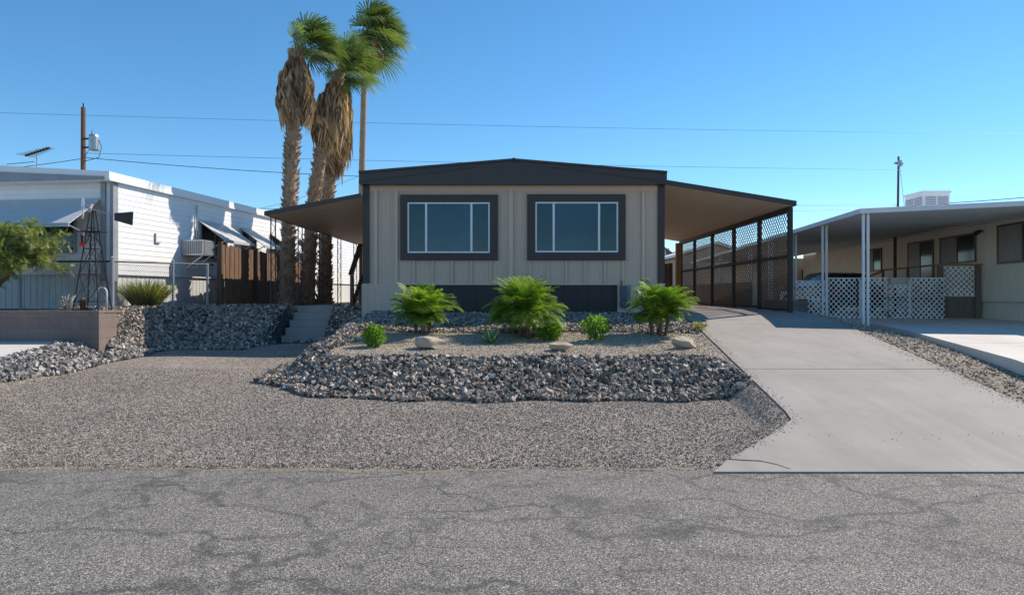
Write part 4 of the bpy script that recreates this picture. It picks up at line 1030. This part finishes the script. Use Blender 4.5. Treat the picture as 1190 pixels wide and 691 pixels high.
wire('power line running right from the transformer pole behind the palm trunks', (98,183), 35, (560,208), 40, .25, .016)
wire('power line running left from the pole past the tv antenna', (98,184), 35, (-200,205), 35, .3, .016)
wire('faint power line just above the roof ridge running to the right edge', (98,178), 35, (1500,200), 46, .25, .009)
wire('power line ending at the distant pole beside the rooftop cooler', (560,233), 60, (1045,238), 70, .2, .02)
wire('lower of the two lines left of the distant pole', (700,242), 60, (1045,241), 70, .3, .02)
wire('power line rising to the right from the rooftop cooler', (1060,238), 60, (1400,205), 50, .3, .03)
wire('low line between the palm trunks just above the awning', (98,236), 60, (700,244), 62, .3, .02)
wire('thin drop line slanting up behind the palm trunks to the house roof', (285,246), 38, (428,200), 33, .2, .009)

# ------------------------------------------------------------------ vegetation
class LB:
    """leaf collector: strips with a random tone per strip"""
    def __init__(s): s.v = []; s.f = []; s.r = []
    def strip(s, pts_, wds, side, tone):
        n = len(s.v)
        for p, w_ in zip(pts_, wds):
            s.v.append(tuple(p-side*w_/2)); s.v.append(tuple(p+side*w_/2)); s.r += [tone, tone]
        for k in range(len(pts_)-1): s.f.append((n+2*k, n+2*k+1, n+2*k+3, n+2*k+2))
    def build(s, name, mat, parent=None):
        return np_mesh(name, np.array(s.v), np.array(s.f), mat, attrs={'rv': s.r}, parent=parent, loc=(0,0,0))
def rv3(r): 
    v = Vector((r.gauss(0,1), r.gauss(0,1), r.gauss(0,1))); return v.normalized()
def fan_palm(path, radii, skirt, crown_r, label, seed, nlive=20, wind=(1,.1,-.05), group='fan palms by the fence', skirt_n=900, boots=True, skirt_w=.55):
    r = random.Random(seed); path = [Vector(p) for p in path]; base = path[0]; top = path[-1]
    root = thing('palm_tree', tuple(base), label, 'palm tree', 0, group)
    # resample path smoothly
    def at(t):
        L_ = t*(len(path)-1); i_ = min(int(L_), len(path)-2); return path[i_].lerp(path[i_+1], L_-i_)
    n = 40; P_ = [at(k/n) for k in range(n+1)]
    for _ in range(6): P_ = [P_[0]]+[(P_[k-1]+P_[k]*2+P_[k+1])/4 for k in range(1, n)]+[P_[-1]]
    rad = [np.interp(k/n, [0,.04,.15,1], radii)*(1+.04*math.sin(k*2.3)) for k in range(n+1)]
    b = MB(); b.tube(P_, rad, 14)
    if boots:
        H_ = (top.z-base.z)
        for k in range(int(H_*95)):
            t = r.random(); i_ = min(int(t*n), n-1); c = P_[i_].lerp(P_[i_+1], t*n-i_); a = r.uniform(0, 6.283); o_ = Vector((math.cos(a), math.sin(a), 0))
            R_ = rad[i_]; s_ = Vector((-o_.y, o_.x, 0)); w_ = r.uniform(.03, .055); l_ = r.uniform(.05, .13); up = r.uniform(.3, 1.3)
            p0 = c+o_*(R_*.95); tip = c+o_*(R_+l_*.8)+Vector((0,0,l_*up))
            q = b.av([p0-s_*w_-Vector((0,0,.05)), p0+s_*w_-Vector((0,0,.05)), p0+s_*w_*.8+Vector((0,0,.03)), p0-s_*w_*.8+Vector((0,0,.03)), tip-s_*w_*.35, tip+s_*w_*.35])
            for f_ in ((0,1,5,4),(1,2,5),(3,4,5,2),(0,4,3)): b.face([q+i2 for i2 in f_])
    b.build('trunk', M['bark'], root)
    # dead thatch
    lb = LB(); z0, z1 = skirt; wv = Vector(wind)
    for k in range(skirt_n):
        t = r.random()**.85; zz = z0+(z1-z0)*t
        c = min(P_, key=lambda p: abs(p.z-zz)).copy(); c.z = zz
        a = r.uniform(0, 6.283); o_ = Vector((math.cos(a), math.sin(a), 0)); s_ = Vector((-o_.y, o_.x, 0))
        wr = skirt_w*float(np.interp(t, [0,.25,.65,.9,1], [.85,1.08,.95,.6,.35]))*r.uniform(.65, 1.22)
        L_ = r.uniform(.55, 1.15)*(1.0 if t > .25 else .75)
        p0 = c+o_*.15+Vector((0,0,.25)); p1 = c+o_*wr*.75+Vector((0,0,.12)); 
        tone = r.uniform(.1, 1)**1.3; curl = r.uniform(-.1, .1)
        if r.random() < .6: lb.strip([p0, p1], [.03, .025], s_, tone*.8)
        for j in range(4):
            d = s_*r.uniform(-.2, .2); dn = Vector((0,0,-L_*r.uniform(.7, 1.05)))
            p2 = p1+d*.5+dn*.5+o_*(.10*wr)+wv*.02; p3 = p1+d+dn+o_*(-.12*wr+curl)+wv*.06
            w_ = r.uniform(.025, .075)
            lb.strip([p1, p1.lerp(p2, .6)+o_*.03, p2, p3], [w_*.5, w_, w_, .006], (s_*math.cos(j*1.3)+o_*math.sin(j*1.3)).normalized(), min(1, max(0, tone+r.uniform(-.2,.2))))
    lb.build('dead_fronds', M['dead'], root)
    # live crown
    lb = LB()
    for k in range(nlive):
        el = r.uniform(-.35, 1.45); a = r.uniform(0, 6.283)
        d = Vector((math.cos(a)*math.cos(el), math.sin(a)*math.cos(el), math.sin(el)))
        d = (d+wv*.5).normalized()
        pl = crown_r*r.uniform(.3, .55)
        c0_ = top+Vector((0,0,r.uniform(-.25,.15)))
        h_ = c0_+d*pl+wv*.06
        sd = d.cross(Vector((0,0,1)));  sd = sd.normalized() if sd.length > .1 else Vector((0,1,0))
        lb.strip([c0_, c0_.lerp(h_, .5)+Vector((0,0,.04)), h_], [.05, .035, .03], sd, .75)
        nrm = sd.cross(d).normalized(); roll = r.uniform(-.9, .9); sd2 = (sd*math.cos(roll)+nrm*math.sin(roll)).normalized()
        tone = r.random(); bl = crown_r*r.uniform(.42, .66)
        fd = (d+wv*.5+Vector((0,0,-.18))).normalized()
        for j in range(24):
            an_ = (j/23-.5)*2.9*r.uniform(.95,1.05); dj = (fd*math.cos(an_)+sd2*math.sin(an_)).normalized()
            L_ = bl*(1-.25*abs(an_)/1.3)*r.uniform(.85, 1.1)
            pa = h_+dj*L_*.5+wv*L_*.03; pb = h_+dj*L_*.8+wv*L_*.10+Vector((0,0,-L_*.05)); pc = h_+dj*L_*.95+wv*L_*.22+Vector((0,0,-L_*(.20+.2*r.random())))
            ws = L_*.06
            side_ = dj.cross(sd2.cross(fd)).normalized()
            lb.strip([h_, pa, pb, pc], [.012, ws, ws*.7, .004], side_, min(1, max(0, tone*.7+.3*r.random())))
    lb.build('fronds', M['palmleaf'], root)
    return root
def PP(px, py, Y): return (wx(px, Y), Y, wz(py, Y))
fan_palm([(wx(333,19.4),19.4,1.2), PP(336,250,19.4), PP(341,150,19.4), PP(345,58,19.4)], [.29,.22,.19,.17], (wz(130,19.4), wz(70,19.4)), 1.3,
    'leftmost fan palm with its own separate thatch skirt', 27, 24, skirt_w=.50, skirt_n=800)
fan_palm([(wx(357,20.9),20.9,1.2), PP(362,250,20.9), PP(374,170,20.9), PP(394,84,20.9)], [.29,.22,.19,.17], (wz(155,20.9), wz(98,20.9)), 1.2,
    'middle fan palm leaning right, second trunk from the left', 22, 20, skirt_w=.48, skirt_n=900)
fan_palm([(wx(377,22.3),22.3,1.2), PP(379,250,22.3), PP(385,190,22.3), PP(401,76,22.3)], [.30,.23,.20,.17], (wz(190,22.3), wz(95,22.3)), 1.3,
    'fan palm nearest the awning with the longest hanging thatch skirt', 23, 22, skirt_w=.44, skirt_n=1150)
fan_palm([(wx(420,31),31,1.2), PP(420.5,200,31), PP(423,110,31), PP(424,46,31)], [.18,.155,.14,.13], (wz(70,31), wz(45,31)), 2.2,
    'tallest thin trunked fan palm behind the left corner of the house', 24, 34, wind=(1,.1,-.25), boots=False, skirt_n=420, skirt_w=.8)

def pinnate(name, loc, label, H_, spread, nst, nfr, seed, mat='frond', group='small garden palms'):
    r = random.Random(seed); base = Vector(loc); root = thing(name, tuple(base), label, 'palm', 0, group)
    lb = LB(); lb2 = LB(); tr = MB()
    tops = []
    for s_ in range(nst):
        a = 6.283*s_/nst+r.uniform(-.3,.3); p0 = base+Vector((math.cos(a)*.06*nst**.5, math.sin(a)*.06*nst**.5, -.03)); p1 = p0+Vector((math.cos(a)*.05+r.uniform(-.02,.02), math.sin(a)*.05, H_*r.uniform(.30,.42)))
        tr.tube([p0, p0.lerp(p1,.5)+Vector((.01,0,0)), p1], [.034,.030,.026], 8); tops.append(p1)
    tr.build('stems', M['bark2'], root)
    for k in range(nfr):
        c = tops[k % nst]; a = r.uniform(0, 6.283); el = r.uniform(.35, 1.45); L_ = H_*r.uniform(.5, .8)*(spread if el < .8 else 1)
        d = Vector((math.cos(a)*math.cos(el), math.sin(a)*math.cos(el), math.sin(el))); n = 12; P_ = []
        p = c.copy(); dd = d.copy()
        for q in range(n+1):
            P_.append(p.copy()); p = p+dd*(L_/n); dd = (dd+Vector((0,0,-.10-.09*(q/n)))).normalized()
        sd = d.cross(Vector((0,0,1))).normalized()
        lb.strip(P_, [.012]*n+[.003], sd, .6); tone = r.random()
        for q in range(2, n+1):
            for sub in (0, .33, .67):
                if q == n and sub: continue
                pp_ = P_[q] if not sub else P_[q].lerp(P_[q+1], sub)
                dr = (P_[q]-P_[q-1]).normalized(); t = q/n; ll = L_*.34*math.sin(math.pi*(.15+.75*t))*r.uniform(.8,1.1)
                for sg in (-1, 1):
                    ld = (sd*sg*.8+dr*.65+Vector((0,0,r.uniform(.0,.35)))).normalized(); e1 = pp_+ld*ll*.55; e2 = pp_+ld*ll+Vector((0,0,-ll*.25))
                    lb.strip([pp_, e1, e2], [.008,.015,.003], dr, min(1, max(0, tone*.6+.4*r.random())))
    for k in range(5):      # a few dry fronds hanging low
        c = tops[k % nst]; a = r.uniform(0, 6.283); d = Vector((math.cos(a), math.sin(a), .1)); P_ = [c, c+d*.12, c+d*.2+Vector((0,0,-.1)), c+d*.22+Vector((0,0,-.26))]
        lb2.strip(P_, [.02,.05,.06,.01], d.cross(Vector((0,0,1))).normalized(), r.random())
    lb2.build('dry_fronds', M['dead'], root)
    lb.build('fronds', M[mat], root)
    return root
gp = 'small feathery palms in the planting bed'
pinnate('garden_palm', onbed(491,12.9), 'leftmost feathery garden palm, before the left window', .95, .6, 4, 150, 31, group=gp)
pinnate('garden_palm', onbed(611,12.9), 'widest feathery garden palm, between the two windows', 1.05, .95, 5, 200, 32, group=gp)
pinnate('garden_palm', onbed(765,12.7), 'rightmost feathery garden palm near the driveway', .95, .6, 4, 150, 33, group=gp)

def leafy(name, loc, label, cat_, dims, n, leaf, mat, seed, stems=7, shape='round', group=None):
    r = random.Random(seed); base = Vector(loc); root = thing(name, tuple(base), label, cat_, 0, group); lb = LB(); st = MB()
    for k in range(stems):
        d = Vector((r.uniform(-.4,.4)*dims[0], r.uniform(-.4,.4)*dims[1], dims[2]*r.uniform(.5,.9))); st.tube([base, base+d*.5+Vector((0,0,.03)), base+d], [.008,.006,.003], 5)
    st.build('stems', M['bark2'], root)
    for k in range(n):
        u = rv3(r); rr_ = r.random()**.4
        p = base+Vector((u.x*dims[0]/2*rr_, u.y*dims[1]/2*rr_, dims[2]*(.52+u.z*.48*rr_)))
        p += Vector((.03*math.sin(p.z*40), 0, .02*math.sin(p.x*50)))
        d = (u+rv3(r)*.8+Vector((0,0,.4))).normalized(); s_ = d.cross(rv3(r)).normalized(); L_ = leaf*r.uniform(.6,1.2)
        lb.strip([p, p+d*L_*.5, p+d*L_], [L_*.15, L_*.5, L_*.1], s_, r.random())
    lb.build('leaves', M[mat], root); return root
leafy('round_bush', onbed(435,11.6), 'small round bright green bush at the left end of the bed', 'bush', (.36,.34,.36), 1300, .05, 'bushl', 41)
leafy('low_shrub', onbed(638,12.6), 'low yellow green shrub at the right foot of the widest garden palm', 'shrub', (.46,.4,.30), 900, .07, 'bushl', 42)
leafy('leafy_plant', onbed(692,12.2), 'small upright leafy plant between the flat boulder and the right garden palm', 'plant', (.48,.42,.42), 700, .07, 'bushl', 43, 12)
leafy('low_tuft', onbed(812,13.6), 'thin yellowish leaf tuft at the driveway edge beside the right garden palm', 'plant', (.3,.3,.16), 160, .06, 'grassl', 44)  # small leaf tuft modelled on an unclear yellowish smear
# agave
r = random.Random(51); al = Vector(onbed(570,12.0)); AG = thing('agave', tuple(al), 'pale green spiky agave between the boulder and the widest garden palm', 'agave'); lb = LB()
for k in range(34):
    a = k*2.4; el = .25+1.1*(k/34); L_ = r.uniform(.26,.34)*(1.05-.2*k/34); d = Vector((math.cos(a)*math.cos(el), math.sin(a)*math.cos(el), math.sin(el))); sd = d.cross(Vector((0,0,1))).normalized()
    lb.strip([al+d*.02, al+d*L_*.4, al+d*L_*.75, al+d*L_+Vector((0,0,.01))], [.04,.045,.03,.004], sd, r.random())
lb.build('leaves', M['agave'], AG)
# ornamental grass clump behind the chain link fence
r = random.Random(61); gl_ = Vector((wx(170,15.6), 15.6, 1.26)); GR = thing('grass_clump', tuple(gl_), 'yellow green ornamental grass clump behind the chain link fence', 'grass clump'); lb = LB()
for k in range(1500):
    a = r.uniform(0,6.283); sp = r.random()**.6; p0 = gl_+Vector((math.cos(a)*.22*sp, math.sin(a)*.16*sp, 0)); L_ = r.uniform(.4,.8)
    d = Vector((math.cos(a)*sp*.75+r.uniform(-.15,.15), math.sin(a)*sp*.7, 1)).normalized(); P_ = [p0, p0+d*L_*.5, p0+d*L_*.85+Vector((math.cos(a)*.05,0,-.01)), p0+d*L_+Vector((math.cos(a)*.12,0,-.06))]
    lb.strip(P_, [.010,.010,.008,.002], Vector((r.uniform(-1,1), r.uniform(-1,1), 0)).normalized(), r.random())
lb.build('blades', M['grassl'], GR)
# desert tree at the left edge
r = random.Random(71); tb = Vector((-10.95, 13.75, 1.25)); TR = thing('desert_tree', tuple(tb), 'feathery green desert tree growing from the left end of the block planter', 'tree'); wd_ = MB(); lb = LB()
def branch(p, d, L_, rad_, depth):
    n = 6; P_ = [p]; R_ = [rad_]
    for q in range(n):
        d = (d+rv3(r)*.16+Vector((0,0,.03 if depth < 2 else -.05))).normalized(); P_.append(P_[-1]+d*L_/n); R_.append(rad_*(1-.6*(q+1)/n))
    wd_.tube(P_, R_, 6 if depth < 2 else 4)
    if depth >= 2:
        for q in range(1, n+1):
            for m_ in range(4):
                c = P_[q]+rv3(r)*.05; td = (d*.4+rv3(r)+Vector((0,0,-.1))).normalized(); tl = r.uniform(.08,.18); tone = r.random()
                sdd = td.cross(rv3(r)).normalized()
                for j in range(9):
                    pj = c+td*tl*(j/8)
                    for sg in (-1,1):
                        e = pj+(sdd*sg+td*.4).normalized()*.028
                        lb.strip([pj, pj.lerp(e,.5), e], [.003,.013,.002], td, min(1,max(0,tone*.7+.3*r.random())))
    if depth < 3:
        for k in range((4,4,4)[depth]):
            q = r.randint(2, n); nd = (d+rv3(r)*.9+Vector((.12,0,.22))).normalized(); branch(P_[q], nd, L_*r.uniform(.5,.75), R_[q]*.7, depth+1)
for a_ in range(4):
    branch(tb+Vector((r.uniform(-.1,.1),0,0)), Vector((.15+.35*(a_-1.2)*.6, r.uniform(-.35,.35), .95-.12*a_)).normalized(), 1.05+.08*a_, .06, 0)
wd_.build('trunk', M['bark2'], TR, smooth=True); lb.build('crown', M['mesq'], TR)
